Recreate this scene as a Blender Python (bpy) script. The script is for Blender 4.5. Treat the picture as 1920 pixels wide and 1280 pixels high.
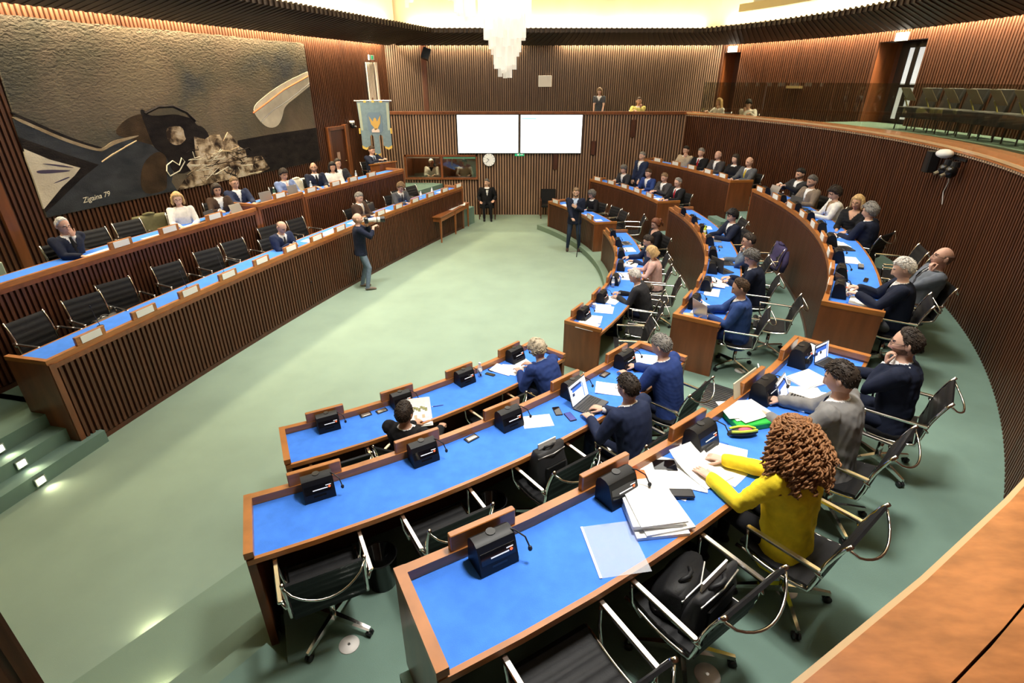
import bpy, bmesh, math, random
import numpy as np
from mathutils import Vector, Matrix, Euler
random.seed(7)
for o in list(bpy.data.objects): bpy.data.objects.remove(o)
S = bpy.context.scene
COL = S.collection
R = math.radians
PI = math.pi
# ------------------------------------------------------------------ camera
cd = bpy.data.cameras.new('camera'); cam = bpy.data.objects.new('camera', cd); COL.objects.link(cam)
cd.sensor_width = 36.0; cd.lens = 1000.0 / 1920.0 * 36.0; cd.clip_start = .05; cd.clip_end = 100
cam.location = (0, 0, 4.35); cam.rotation_euler = (PI / 2 - math.atan(.489), 0, 0)
S.camera = cam
# ------------------------------------------------------------------ world, exposure
S.view_settings.view_transform = 'Standard'; S.view_settings.look = 'None'
S.view_settings.exposure = 0.0; S.view_settings.gamma = 1.0; S.view_settings.use_curve_mapping = False
wd = bpy.data.worlds.new('world'); S.world = wd; wd.use_nodes = True
wd.node_tree.nodes['Background'].inputs[0].default_value = (1.0, .93, .82, 1)
wd.node_tree.nodes['Background'].inputs[1].default_value = .06
# ------------------------------------------------------------------ lights of the hall
def lamp(name, kind, loc, power, color=(1, .9, .75), size=1., size_y=None, rot=(0, 0, 0), spot=None, blend=.6, spread=None):
    l = bpy.data.lights.new(name, kind); l.energy = power; l.color = color
    if kind == 'AREA':
        l.size = size
        if size_y: l.shape = 'RECTANGLE'; l.size_y = size_y
        if spread: l.spread = spread
    else: l.shadow_soft_size = size
    if kind == 'SPOT': l.spot_size = spot; l.spot_blend = blend
    o = bpy.data.objects.new(name, l); COL.objects.link(o); o.location = loc; o.rotation_euler = rot
    return o
WARM = (1.0, .84, .56); NEUT = (1.0, .965, .90)
# luminous ceiling of the hall (the bright field above the cornice)
lamp('ceiling_light', 'AREA', (0.2, 10.0, 7.9), 900, NEUT, 7.5, 9.5)
# ceiling downlights on the open floor
lamp('floor_downlight', 'SPOT', (-2.2, 10.2, 7.7), 2200, NEUT, .6, spot=R(75), blend=1.0)
lamp('floor_downlight', 'SPOT', (-1.6, 6.2, 7.7), 450, NEUT, .6, spot=R(70), blend=1.0)
# downlights over the near rows
lamp('row_downlight', 'SPOT', (1.2, 3.0, 7.7), 1900, NEUT, .5, spot=R(85), blend=1.0)
lamp('row_downlight', 'SPOT', (3.6, 7.5, 7.7), 1100, NEUT, .5, spot=R(80), blend=1.0)
lamp('row_downlight', 'SPOT', (3.4, 13.5, 7.7), 900, NEUT, .5, spot=R(80), blend=1.0)
# ------------------------------------------------------------------ plan of the hall
C0 = (-6.3, 12.6)            # centre of the tiers
CL = (51.87, -7.33)          # centre of the long benches on the left
R1, R2, R3 = 8.65, 10.33, 12.03
Z1, Z2, Z3 = .15, .67, 1.24
RW, RL, RU = 13.91, 13.82, 15.9
ZL = 3.41                    # gallery ledge
ZC = 5.42                    # underside of the cornice at the walls
YF, YU = 19.35, 20.9         # far wall, far wall above the gallery
LW0 = np.array((-4.4, 20.9)); LWD = np.array((-.308, -.951)); LWN = np.array((.951, -.308))
def pol(r, th, C=C0): return (C[0] + r * math.cos(R(th)), C[1] + r * math.sin(R(th)))
def lwp(s, off=0.): p = LW0 + LWD * s + LWN * off; return (float(p[0]), float(p[1]))
# ------------------------------------------------------------------ materials
MATS = {}
def mat(name, col, rough=.5, metal=0., noise=0., scale=8., stretch=(1, 1, 1), bump=0., bscale=60., emit=0., coat=0., spec=.5, alpha=1., trans=0., col2=None, detail=4., ecol=None):
    if name in MATS: return MATS[name]
    m = bpy.data.materials.new(name); m.use_nodes = True; nt = m.node_tree; b = nt.nodes['Principled BSDF']
    c = (*col, 1)
    b.inputs['Base Color'].default_value = c; b.inputs['Roughness'].default_value = rough; b.inputs['Metallic'].default_value = metal
    b.inputs['Specular IOR Level'].default_value = spec; b.inputs['Coat Weight'].default_value = coat; b.inputs['Coat Roughness'].default_value = .15
    b.inputs['Alpha'].default_value = alpha; b.inputs['Transmission Weight'].default_value = trans
    if emit: b.inputs['Emission Color'].default_value = (*(ecol or col), 1); b.inputs['Emission Strength'].default_value = emit
    if noise or bump:
        tc = nt.nodes.new('ShaderNodeTexCoord'); mp = nt.nodes.new('ShaderNodeMapping'); mp.inputs['Scale'].default_value = stretch
        nt.links.new(tc.outputs['Object'], mp.inputs[0])
    if noise:
        n = nt.nodes.new('ShaderNodeTexNoise'); n.inputs['Scale'].default_value = scale; n.inputs['Detail'].default_value = detail
        nt.links.new(mp.outputs[0], n.inputs['Vector'])
        rp = nt.nodes.new('ShaderNodeValToRGB'); rp.color_ramp.elements[0].position = .3; rp.color_ramp.elements[1].position = .7
        if col2: a, d = col2, col
        else: a, d = [x * (1 - noise) for x in col], [min(1, x * (1 + noise)) for x in col]
        rp.color_ramp.elements[0].color = (*a, 1); rp.color_ramp.elements[1].color = (*d, 1)
        nt.links.new(n.outputs[0], rp.inputs[0]); nt.links.new(rp.outputs[0], b.inputs['Base Color'])
    if bump:
        n2 = nt.nodes.new('ShaderNodeTexNoise'); n2.inputs['Scale'].default_value = bscale; n2.inputs['Detail'].default_value = 3
        nt.links.new(mp.outputs[0], n2.inputs['Vector'])
        bp = nt.nodes.new('ShaderNodeBump'); bp.inputs['Strength'].default_value = bump; bp.inputs['Distance'].default_value = .01
        nt.links.new(n2.outputs[0], bp.inputs['Height']); nt.links.new(bp.outputs[0], b.inputs['Normal'])
    MATS[name] = m; return m
def M(name): return MATS[name]
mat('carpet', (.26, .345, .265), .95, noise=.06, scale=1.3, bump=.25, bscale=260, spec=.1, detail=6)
mat('carpet_shaded', (.165, .255, .212), .95, noise=.12, scale=1.6, bump=.25, bscale=260, spec=.1, detail=6)  # same carpet as the floor, dimmer light painted in as a darker tone
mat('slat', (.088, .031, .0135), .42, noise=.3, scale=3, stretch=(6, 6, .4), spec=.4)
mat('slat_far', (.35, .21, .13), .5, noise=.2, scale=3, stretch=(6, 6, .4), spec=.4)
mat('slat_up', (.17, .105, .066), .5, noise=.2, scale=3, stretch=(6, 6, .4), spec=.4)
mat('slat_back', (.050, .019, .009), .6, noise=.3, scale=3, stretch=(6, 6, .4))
mat('rim', (.38, .138, .030), .36, noise=.22, scale=5, stretch=(1, 1, 6), coat=.3)
mat('panel', (.185, .058, .018), .36, noise=.25, scale=3, stretch=(3, 3, .5), coat=.2)
mat('panel_dark', (.085, .027, .012), .42, noise=.25, scale=3, stretch=(3, 3, .5))
mat('ledge', (.46, .17, .055), .27, noise=.25, scale=6, stretch=(2, 5, 1), coat=.25)
mat('carpet_half_shaded', (.20, .275, .20), .95, noise=.06, scale=1.3, bump=.25, bscale=260, spec=.1, detail=6)  # floor carpet again, partial shade put into the colour
mat('felt', (.064, .232, .84), .9, noise=.09, scale=9, bump=.2, bscale=220, spec=.15)
mat('cornice', (.030, .016, .009), .6)
mat('cream', (.80, .70, .48), .8, noise=.05, scale=2)
mat('white', (.82, .82, .80), .6); mat('paper', (.86, .86, .84), .7)
mat('black', (.012, .012, .013), .35); mat('black_gloss', (.008, .008, .009), .12); mat('black_soft', (.014, .014, .016), .6)
mat('leather', (.010, .010, .011), .55, noise=.2, scale=20, bump=.12, bscale=120, spec=.25)
mat('chrome', (.82, .80, .76), .16, metal=1.)
mat('alu', (.62, .61, .59), .3, metal=1.)
mat('lit', (1, .95, .85), emit=9.); mat('lit_warm', (1, .78, .42), emit=6.); mat('screen_white', (1, 1, 1), emit=1.6)
mat('screen_blue', (.35, .8, 1.), emit=1.0)
mat('green_sign', (.02, .45, .18), emit=.8, rough=.5)
# ------------------------------------------------------------------ mesh building
class MB:
    def __init__(s): s.v = []; s.f = []
    def add(s, v, f):
        k = len(s.v); s.v += [tuple(map(float, p)) for p in v]; s.f += [tuple(i + k for i in q) for q in f]; return s
    def hexa(s, b, t):  # 4 bottom, 4 top points (ccw seen from above)
        return s.add(list(b) + list(t), [(3, 2, 1, 0), (4, 5, 6, 7), (0, 1, 5, 4), (1, 2, 6, 5), (2, 3, 7, 6), (3, 0, 4, 7)])
    def box(s, c, d, rz=0., M4=None):
        hx, hy, hz = d[0] / 2, d[1] / 2, d[2] / 2; q = []
        ca, sa = math.cos(rz), math.sin(rz)
        for z in (-hz, hz):
            for x, y in ((-hx, -hy), (hx, -hy), (hx, hy), (-hx, hy)):
                q.append((c[0] + x * ca - y * sa, c[1] + x * sa + y * ca, c[2] + z))
        if M4 is not None: q = [tuple(M4 @ Vector(p)) for p in q]
        return s.hexa(q[:4], q[4:])
    def rbox(s, c, d, bev, rz=0.):  # box with chamfered vertical and top edges
        hx, hy, hz = d[0] / 2, d[1] / 2, d[2] / 2; ca, sa = math.cos(rz), math.sin(rz); rings = []
        def ring(ix, z):
            pts = []
            a, b_ = hx - ix, hy - ix
            for x, y in ((-a + bev, -b_), (a - bev, -b_), (a, -b_ + bev), (a, b_ - bev), (a - bev, b_), (-a + bev, b_), (-a, b_ - bev), (-a, -b_ + bev)):
                pts.append((c[0] + x * ca - y * sa, c[1] + x * sa + y * ca, c[2] + z))
            return pts
        return s.loft([ring(bev * .6, -hz), ring(0, -hz + bev * .6), ring(0, hz - bev * .6), ring(bev * .6, hz)])
    def loft(s, rings, cap=True, close=False):
        n = len(rings[0]); k = len(s.v); f = []
        for r in rings: s.v += [tuple(map(float, p)) for p in r]
        m = len(rings)
        for i in range(m if close else m - 1):
            a = k + i * n; b = k + ((i + 1) % m) * n
            for j in range(n):
                j2 = (j + 1) % n; f.append((a + j, a + j2, b + j2, b + j))
        if cap and not close:
            f.append(tuple(k + j for j in reversed(range(n)))); f.append(tuple(k + (m - 1) * n + j for j in range(n)))
        s.f += f; return s
    def tube(s, pts, rad, n=8, flat=None):
        pts = [Vector(p) for p in pts]; rr = rad if isinstance(rad, (list, tuple)) else [rad] * len(pts); rings = []
        up = Vector((0, 0, 1)); px = None
        for i, p in enumerate(pts):
            t = (pts[min(i + 1, len(pts) - 1)] - pts[max(i - 1, 0)]).normalized()
            if px is None:
                a = up if abs(t.z) < .9 else Vector((1, 0, 0)); px = t.cross(a).normalized()
            else: px = (px - t * px.dot(t)).normalized()
            py = t.cross(px)
            fl = flat or 1.
            rings.append([p + (px * math.cos(2 * PI * j / n) + py * math.sin(2 * PI * j / n) * fl) * rr[i] for j in range(n)])
        return s.loft(rings)
    def lathe(s, prof, n=16, c=(0, 0, 0)):
        rings = [[(c[0] + r * math.cos(2 * PI * j / n), c[1] + r * math.sin(2 * PI * j / n), c[2] + z) for j in range(n)] for r, z in prof]
        return s.loft(rings)
    def prism(s, poly, z0, z1):
        return s.loft([[(x, y, z0) for x, y in poly], [(x, y, z1) for x, y in poly]])
    def arc(s, C, r0, r1, t0, t1, z0, z1, n=None, z0b=None):  # annular sector
        n = n or max(2, int(abs(t1 - t0) * r1 / 25)); rings = []
        for i in range(n + 1):
            t = t0 + (t1 - t0) * i / n; a = pol(r0, t, C); b = pol(r1, t, C)
            rings.append([(*a, z0), (*b, z0 if z0b is None else z0b), (*b, z1), (*a, z1)])
        if t1 < t0: rings.reverse()
        rings = [list(reversed(q)) for q in rings]
        return s.loft(rings)
    def sphere(s, c, rx, ry=None, rz=None, n=12, m=8):
        ry = ry or rx; rz = rz or rx; rings = []
        for i in range(1, m):
            a = PI * i / m; rings.append([(c[0] + rx * math.sin(a) * math.cos(2 * PI * j / n), c[1] + ry * math.sin(a) * math.sin(2 * PI * j / n), c[2] - rz * math.cos(a)) for j in range(n)])
        return s.loft(rings)
    def xf(s, M4): s.v = [tuple(M4 @ Vector(p)) for p in s.v]; return s
    def mesh(s, name, m, smooth=False, off=(0, 0, 0)):
        me = bpy.data.meshes.new(name)
        v = s.v if off == (0, 0, 0) else [(a - off[0], b - off[1], c - off[2]) for a, b, c in s.v]
        me.from_pydata(v, [], s.f)
        if m is not None: me.materials.append(M(m) if isinstance(m, str) else m)
        if smooth: me.polygons.foreach_set('use_smooth', [True] * len(me.polygons))
        me.update(); return me
    def obj(s, name, m, parent=None, smooth=False, off=None):
        if off is None and parent is not None:
            if parent.get('_org'): off = tuple(parent['_org'])
            elif parent.parent is not None and parent.parent.get('_org'): off = tuple(parent.parent['_org'])
        o = bpy.data.objects.new(name, s.mesh(name, m, smooth, off or (0, 0, 0))); COL.objects.link(o)
        if parent is not None: o.parent = parent
        return o
def smooth_by_angle(o, ang=35):
    try:
        o.data.polygons.foreach_set('use_smooth', [True] * len(o.data.polygons)); o.data.set_sharp_from_angle(angle=R(ang))
    except Exception: pass
    return o
def thing(name, label, cat, loc=(0, 0, 0), rz=0., group=None):
    o = bpy.data.objects.new(name, None); COL.objects.link(o); o.empty_display_size = .1
    o.location = loc; o.rotation_euler = (0, 0, rz); o['label'] = label; o['category'] = cat
    if group: o['group'] = group
    return o
def tag(o, label, cat, group=None):
    o['label'] = label; o['category'] = cat
    if group: o['group'] = group
    return o
def dup(root, loc, rz, label, group=None):
    r = root.copy(); COL.objects.link(r); r.location = loc; r.rotation_euler = (root.rotation_euler[0], root.rotation_euler[1], rz); r['label'] = label
    if group: r['group'] = group
    for ch in list(root.children):
        c = ch.copy(); COL.objects.link(c); c.parent = r
        for g in list(ch.children):
            d = g.copy(); COL.objects.link(d); d.parent = c
    return r
def struct(name, mb, m, label=None, smooth=False):
    o = mb.obj(name, m, smooth=smooth); o['kind'] = 'structure'
    if label: o['label'] = label
    return o
def stuff(o): o['kind'] = 'stuff'; return o
def slats(path, z0, z1, pitch, w, d, side=1., closed=False):
    """upright battens along a plan polyline; side=+1 puts them on the left of the walking direction"""
    mb = MB(); P = [np.array(p, float) for p in path]; acc = pitch / 2
    for a, b in zip(P[:-1], P[1:]):
        L = float(np.hypot(*(b - a)));
        if L < 1e-6: continue
        t = (b - a) / L; n = np.array((-t[1], t[0])) * side
        s = acc
        while s < L:
            c = a + t * s; p0 = c - t * w / 2; p1 = c + t * w / 2; q1 = p1 + n * d; q0 = p0 + n * d
            ring = [p0, p1, q1, q0] if side > 0 else [p0, q0, q1, p1]
            mb.hexa([(x, y, z0) for x, y in ring], [(x, y, z1) for x, y in ring]); s += pitch
        acc = s - L
    return mb
def arcpath(Rr, t0, t1, n=60, C=C0): return [pol(Rr, t0 + (t1 - t0) * i / n, C) for i in range(n + 1)]
def wall_slab(path, z0, z1, th, side=-1.):
    mb = MB(); P = [np.array(p, float) for p in path]; rings = []
    for i, p in enumerate(P):
        t = P[min(i + 1, len(P) - 1)] - P[max(i - 1, 0)]; t = t / np.hypot(*t); n = np.array((-t[1], t[0])) * side; q = p + n * th
        rings.append([(*p, z0), (*q, z0), (*q, z1), (*p, z1)])
    if side > 0: rings = [list(reversed(q)) for q in rings]
    return mb.loft(rings)
# ================================================================== the hall
mb = MB(); mb.box((-1, 10, -.1), (26, 30, .2)); struct('floor', mb, 'carpet', 'pale green carpeted floor of the council hall')
# tiers
def annulus(r0, r1, t0, t1, z0, z1, C=C0): return MB().arc(C, r0, r1, t0, t1, z0, z1)
# straight flight beside the left ends of the rows: edges run along e, rising along u
EU = np.array((.81, -.58)); EE = np.array((.585, .811))
def flight_poly(p, ins, length=3.4, back=.55, depth=3.0):
    a = np.array(p) + EE * back; b = np.array(p) - EE * length
    return [tuple(b), tuple(b + EU * depth), tuple(a + EU * depth), tuple(a)]
t1 = struct('floor_tier_1', annulus(8.48, 10.36, -63.9, 33, 0, Z1), 'carpet_half_shaded', 'low green carpeted platform under the first row of desks')
MB().prism(flight_poly((-2.57, 3.74), 0, depth=1.2), 0, Z1 - .003).obj('step', 'carpet_half_shaded', t1)
t2 = struct('floor_tier_2', annulus(10.36, 12.06, -65.2, 33, 0, Z2), 'carpet_shaded', 'green carpeted tier under the second row of desks')
t3 = struct('floor_tier_3', annulus(12.06, 13.95, -62.1, 33.5, 0, Z3), 'carpet_shaded', 'green carpeted tier under the top row of desks')
MB().prism(flight_poly((-2.11, 3.06), 0, back=.05, depth=.9), 0, .33).obj('step', 'carpet_half_shaded', t2)
MB().prism(flight_poly((-1.93, 2.8), 0, back=.02, depth=.8), 0, .5).obj('step', 'carpet_half_shaded', t2)
MB().prism(flight_poly((-1.79, 2.53), 0, back=.0, depth=2.2), 0, Z2 - .003).obj('step', 'carpet_shaded', t2)
# aisle steps between the blocks
for (a0, a1) in ((-40.2, -34.5), (5.9, 9.4)):
    for i in range(2):
        MB().arc(C0, 10.36 - .27 * (2 - i), 10.355, a0, a1, Z1 - .01, Z1 + .173 * (i + 1)).obj('step', 'carpet_shaded', t1)
        MB().arc(C0, 12.06 - .27 * (2 - i), 12.055, a0, a1, Z2 - .01, Z2 + .19 * (i + 1)).obj('step', 'carpet_shaded', t2)
# left platforms
l1 = struct('floor_left_platform_1', annulus(58.93, 60.4, 167.15, 154.4, 0, .54, CL), 'carpet_shaded', 'raised platform behind the front left bench')
l2 = struct('floor_left_platform_2', annulus(60.4, 62.9, 169.5, 154.0, 0, 1.12, CL), 'carpet_shaded', 'upper platform under the tapestry wall')
for i in range(3):
    a = np.array((-5.42, 5.82)); e = np.array((.22, .975)); u = np.array((-.975, .22))
    p = a + u * (.24 * i); q = p - e * 3.2
    st = MB().prism([tuple(p + e * .03), tuple(p + e * .03 + u * (1.6 - .24 * i)), tuple(q + u * (3.6 - .24 * i)), tuple(q)], 0, .18 * (i + 1)).obj('step', 'carpet_shaded', l1)
    b = np.array(((-5.602, 4.96), (-5.83, 5.05), (-6.055, 5.09))[i])
    lt = thing('step_light', ['square step light glowing on the lowest left step', 'square step light glowing on the middle left step', 'square step light glowing on the uppermost left step'][i], 'step light', (float(b[0]), float(b[1]), .18 * i + .09), math.atan2(-.20, .98), 'step lights on the left stair')
    MB().box((.004, 0, 0), (.03, .12, .10)).obj('frame', 'alu', lt)
    MB().box((.016, 0, 0), (.02, .085, .07)).obj('lens', 'lit', lt)
    lamp('step_lamp', 'SPOT', (float(b[0] + .07), float(b[1]), .18 * i + .10), 5, WARM, .02, rot=(0, R(-50), math.atan2(-.2, .98)), spot=R(120), blend=1.)
# ---- far wall
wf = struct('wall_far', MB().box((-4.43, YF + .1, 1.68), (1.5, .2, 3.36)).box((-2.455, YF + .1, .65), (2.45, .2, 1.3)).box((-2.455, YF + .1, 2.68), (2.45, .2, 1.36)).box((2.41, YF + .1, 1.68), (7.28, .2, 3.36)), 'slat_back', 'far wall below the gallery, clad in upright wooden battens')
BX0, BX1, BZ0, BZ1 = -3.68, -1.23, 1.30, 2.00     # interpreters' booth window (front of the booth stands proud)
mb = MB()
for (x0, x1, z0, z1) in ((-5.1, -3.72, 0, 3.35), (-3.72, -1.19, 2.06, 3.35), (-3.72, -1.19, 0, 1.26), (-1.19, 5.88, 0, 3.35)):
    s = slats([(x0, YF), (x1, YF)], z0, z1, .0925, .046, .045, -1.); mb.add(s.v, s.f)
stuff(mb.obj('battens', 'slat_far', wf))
mb = MB()
for i in range(118):
    x = -5.05 + .0925 * i; mb.box((x, YF - .03, 3.345), (.062, .07, .04))
stuff(mb.obj('lit_batten_tips', mat('tip', (.55, .40, .27), .5), wf))  # light catching the batten tops, painted as pale ends
# ---- far wall above the gallery
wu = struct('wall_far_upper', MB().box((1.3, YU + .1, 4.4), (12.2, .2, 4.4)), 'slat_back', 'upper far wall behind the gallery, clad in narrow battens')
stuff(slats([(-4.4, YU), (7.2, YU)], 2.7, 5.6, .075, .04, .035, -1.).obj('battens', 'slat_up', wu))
for x in (-3.06,):
    MB().box((x, YU - .03, 4.2), (.17, .07, 2.8)).obj('post', 'panel_dark', wu)
# ---- left wall
path = [lwp(-.4), lwp(13.6)]
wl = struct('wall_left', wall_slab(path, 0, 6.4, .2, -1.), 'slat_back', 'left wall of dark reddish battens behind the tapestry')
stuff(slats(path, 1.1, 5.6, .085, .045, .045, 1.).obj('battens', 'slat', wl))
for s in (12.75, 13.45): MB().box((*lwp(s, .03), 3.3), (.16, .12, 4.6), math.atan2(LWD[1], LWD[0])).obj('post', 'panel', wl)
wl2 = struct('wall_left_return', wall_slab([lwp(13.6), (-11.2, 4.2)], 0, 6.4, .2, -1.), 'slat_back', 'angled end of the left wall')
stuff(slats([lwp(13.6), (-11.2, 4.2)], 0, 5.6, .085, .045, .045, 1.).obj('battens', 'slat', wl2))
# ---- right curved wall below the gallery
pr = arcpath(RW, 29.4, -66.5, 90)
wr = struct('wall_right', wall_slab(pr, 0, 3.33, .15, 1.), 'slat_back', 'curved wall of dark upright battens below the right gallery')
stuff(slats(pr, .6, 3.33, .088, .046, .045, -1.).obj('battens', 'slat', wr))
mb = MB(); s = slats(pr, 3.295, 3.335, .088, .06, .065, -1.); mb.add(s.v, s.f); stuff(mb.obj('lit_batten_tips', 'tip', wr))  # pale ends again paint the light on the batten tops
# ledges
lg = struct('trim_1', MB().arc(C0, RL, RL + .13, 30.2, -66, 3.335, ZL), 'ledge', 'wooden rail capping the curved gallery front')
MB().arc(C0, RL + .134, RL + .50, 30.2, -66, 3.335, ZL - .003).obj('shelf', 'ledge', lg)
MB().arc(C0, RL - .012, RL + .0, 30.2, -66, 3.37, ZL - .004).obj('nosing', mat('nosing', (.62, .42, .22), .3, coat=.4), lg)
struct('trim_2', MB().box((.42, YF + .06, 3.38), (11.15, .32, .085)), 'panel', 'wooden rail capping the far gallery front')
# gallery floors
struct('floor_gallery_1', annulus(RW + .1, 14.75, 31, -70, 2.35, 2.52), 'carpet_shaded', 'front strip of the gallery floor')
struct('floor_gallery_2', annulus(14.75, RU + .3, 10.6, -42, 2.55, 3.36), 'carpet_shaded', 'raised rear strip of the gallery floor')
struct('floor_gallery_3', MB().box((.45, 20.25, 2.43), (11.5, 1.6, .18)), 'carpet_shaded', 'gallery floor along the far wall')
# right upper wall with two door openings
segs = [(31.6, 31.0), (28.6, 10.4), (5.0, -78)]
wru = None
for i, (a, b) in enumerate(segs):
    p = arcpath(RU, a, b, 60)
    o = struct('wall_right_upper' if i == 0 else 'wall_right_upper_%d' % (i + 1), wall_slab(p, 2.7, 6.0, .2, 1.), 'slat_back', ['short batten wall beside the far gallery doorway', 'curved batten wall between the two gallery doorways', 'curved batten wall behind the gallery chairs on the right'][i])
    stuff(slats(p, 2.75, 5.6, .08, .043, .04, -1.).obj('battens', 'slat', o))
for i, (a, b, zt) in enumerate(((31.0, 28.6, 5.2), (10.4, 5.0, 5.22))):
    p = arcpath(RU, a, b, 8); o = struct('wall_right_lintel_%d' % (i + 1), wall_slab(p, zt, 6.0, .2, 1.), 'slat_back', 'batten lintel over a gallery doorway')
    stuff(slats(p, zt, 5.6, .08, .043, .04, -1.).obj('battens', 'slat', o))
    d = MB(); q0, q1 = pol(RU, a), pol(RU + .55, a); d.hexa([(*q0, 2.7), (*pol(RU, a + .25), 2.7), (*pol(RU + .55, a + .25), 2.7), (*q1, 2.7)], [(*q0, zt), (*pol(RU, a + .25), zt), (*pol(RU + .55, a + .25), zt), (*q1, zt)])
    d.hexa([(*pol(RU, b - .25), 2.7), (*pol(RU, b), 2.7), (*pol(RU + .55, b), 2.7), (*pol(RU + .55, b - .25), 2.7)], [(*pol(RU, b - .25), zt), (*pol(RU, b), zt), (*pol(RU + .55, b), zt), (*pol(RU + .55, b - .25), zt)])
    struct('trim_%d' % (3 + i), d, 'panel', 'wooden reveal of a gallery doorway')
    struct('wall_recess_%d' % (i + 1), MB().arc(C0, RU + .55, RU + .62, a + .3, b - .3, 2.7, 5.6), 'panel_dark', 'dark panelled back of a gallery doorway')
# door with two tall glazed strips
da, db = 9.1, 6.6
q = pol(RU + .50, (da + db) / 2); dn = math.atan2(q[1] - C0[1], q[0] - C0[0])
dr = bpy.data.objects.new('door_1', None); COL.objects.link(dr); dr.location = (*q, 3.36); dr.rotation_euler = (0, 0, dn + PI / 2); dr['kind'] = 'structure'; dr['label'] = 'black framed glazed door to the gallery'
mb = MB()
for (x0, x1, z0, z1) in ((-.52, -.30, 0, 1.84), (.26, .52, 0, 1.84), (-.04, .10, 0, 1.84), (-.5, .5, 1.72, 1.84), (-.5, .5, 0, .1), (-.5, .5, .83, .90)):
    mb.box(((x0 + x1) / 2, .0, (z0 + z1) / 2), (x1 - x0, .06, z1 - z0))
mb.obj('door_frame', 'black', dr)
mat('frosted', (.75, .78, .8), .5, emit=.55, ecol=(.8, .85, .9))
for x, pw in ((-.17, .26), (.18, .16)):
    for z0, z1 in ((.1, .83), (.9, 1.72)):
        MB().box((x, .01, (z0 + z1) / 2), (pw, .012, z1 - z0)).obj('pane', 'frosted', dr)
MB().tube([(-.3, -.06, .87), (.3, -.06, .87)], .018).obj('push_bar', 'black', dr)
for i, (th, u) in enumerate(((29.9, 0), (7.9, 1))):
    p = pol(RU - .06, th); e = thing('exit_sign', ['small lit exit sign above the far gallery doorway', 'lit white exit sign above the glazed gallery door'][i], 'exit sign', (*p, 5.20), R(th) - PI / 2)
    MB().box((0, .02, .10), (.36, .05, .18)).obj('housing', 'white', e)
    MB().box((0, -.012, .10), (.33, .012, .15)).obj('lit_face', 'lit', e)
# glass balustrade standing on the ledge
mg = bpy.data.materials.new('balustrade_glass'); mg.use_nodes = True; nt = mg.node_tree; b = nt.nodes['Principled BSDF']; out = nt.nodes['Material Output']
tr = nt.nodes.new('ShaderNodeBsdfTransparent'); tr.inputs[0].default_value = (.70, .71, .66, 1); gl = nt.nodes.new('ShaderNodeBsdfGlossy'); gl.inputs['Roughness'].default_value = .03; gl.inputs[0].default_value = (.8, .9, .8, 1)
mx = nt.nodes.new('ShaderNodeMixShader'); mx.inputs[0].default_value = .07
nt.links.new(tr.outputs[0], mx.inputs[1]); nt.links.new(gl.outputs[0], mx.inputs[2]); nt.links.new(mx.outputs[0], out.inputs['Surface']); MATS['balustrade_glass'] = mg
bl = thing('glass_balustrade', 'low tinted glass screen standing on the curved gallery ledge', 'balustrade', (*pol(RL + .3, 0), ZL))
bl['_org'] = [*pol(RL + .3, 0), ZL]
tt = 27.6
while tt > -30:
    MB().arc(C0, RL + .30, RL + .312, tt - .05, tt - 5.25, ZL - .004, 4.30, 3).obj('pane', 'balustrade_glass', bl); tt -= 5.3
# ---- cornice: inclined dark soffit with ribs, open coves on both sides
def cornice(name, path_w, path_i, label, rib=.16):
    """path_w near the wall (low), path_i inner edge (high); both same number of points"""
    mb = MB(); rings = []
    for a, b in zip(path_w, path_i):
        rings.append([(*a, ZC), (*b, ZC + .30), (*b, ZC + .40), (*a, ZC + .14)])
    mb.loft(rings); o = struct(name, mb, 'cornice', label)
    rb = MB()
    for a, b, a2, b2 in zip(path_w[:-1], path_i[:-1], path_w[1:], path_i[1:]):
        a, b, a2, b2 = map(np.array, (a, b, a2, b2)); n = max(1, int(np.hypot(*(b2 - b)) / rib))
        for k in range(n):
            f = (k + .5) / n; p = a + (a2 - a) * f; q = b + (b2 - b) * f; t = (b2 - b) / np.hypot(*(b2 - b)) * .03; ou = (q - p) / np.hypot(*(q - p)) * .05
            p0, p1, q0, q1 = p - t, p + t, q - t + ou, q + t + ou
            rb.hexa([(*p0, ZC - .012), (*p1, ZC - .012), (*q1, ZC + .285), (*q0, ZC + .285)], [(*p0, ZC + .06), (*p1, ZC + .06), (*q1, ZC + .43), (*q0, ZC + .43)])
    stuff(rb.obj('ribs', mat('rib', (.036, .019, .010), .6), o)); return o
def lp(s, off): return lwp(s, off)
k1 = (lwp(1.3, .30), lwp(2.2, 1.75))
fw = [(-3.95, YU - .28), (6.75, YU - .28)]; fi = [(-2.55, YU - 1.45), (5.95, YU - 1.45)]
cornice('trim_5', fw, fi, 'dark ribbed cornice along the far wall')
cornice('trim_6', [lwp(15, .30), lwp(0.2, .30)], [lwp(15, 1.9), (-2.55, YU - 1.45)], 'dark ribbed cornice along the left wall')
ri = [pol(RU - 1.75, t) for t in np.linspace(26.5, -75, 34)]; rw = [pol(RU - .30, t) for t in np.linspace(31.0, -75, 34)]
ri[0] = (5.95, YU - 1.45); rw[0] = (6.75, YU - .28)
cornice('trim_7', rw, ri, 'dark ribbed cornice along the curved right wall')
# cove lamps washing the walls (lamps lie in the gap between cornice and wall)
def cove(p, q, power, n=1):
    p, q = np.array(p), np.array(q)
    for i in range(n):
        a = p + (q - p) * i / n; b = p + (q - p) * (i + 1) / n; c = (a + b) / 2; L = float(np.hypot(*(b - a))); ang = math.atan2(b[1] - a[1], b[0] - a[0])
        lamp('cove_lamp', 'AREA', (float(c[0]), float(c[1]), ZC + .16), power * L, WARM, L * .96, .09, rot=(0, 0, ang))
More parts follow.
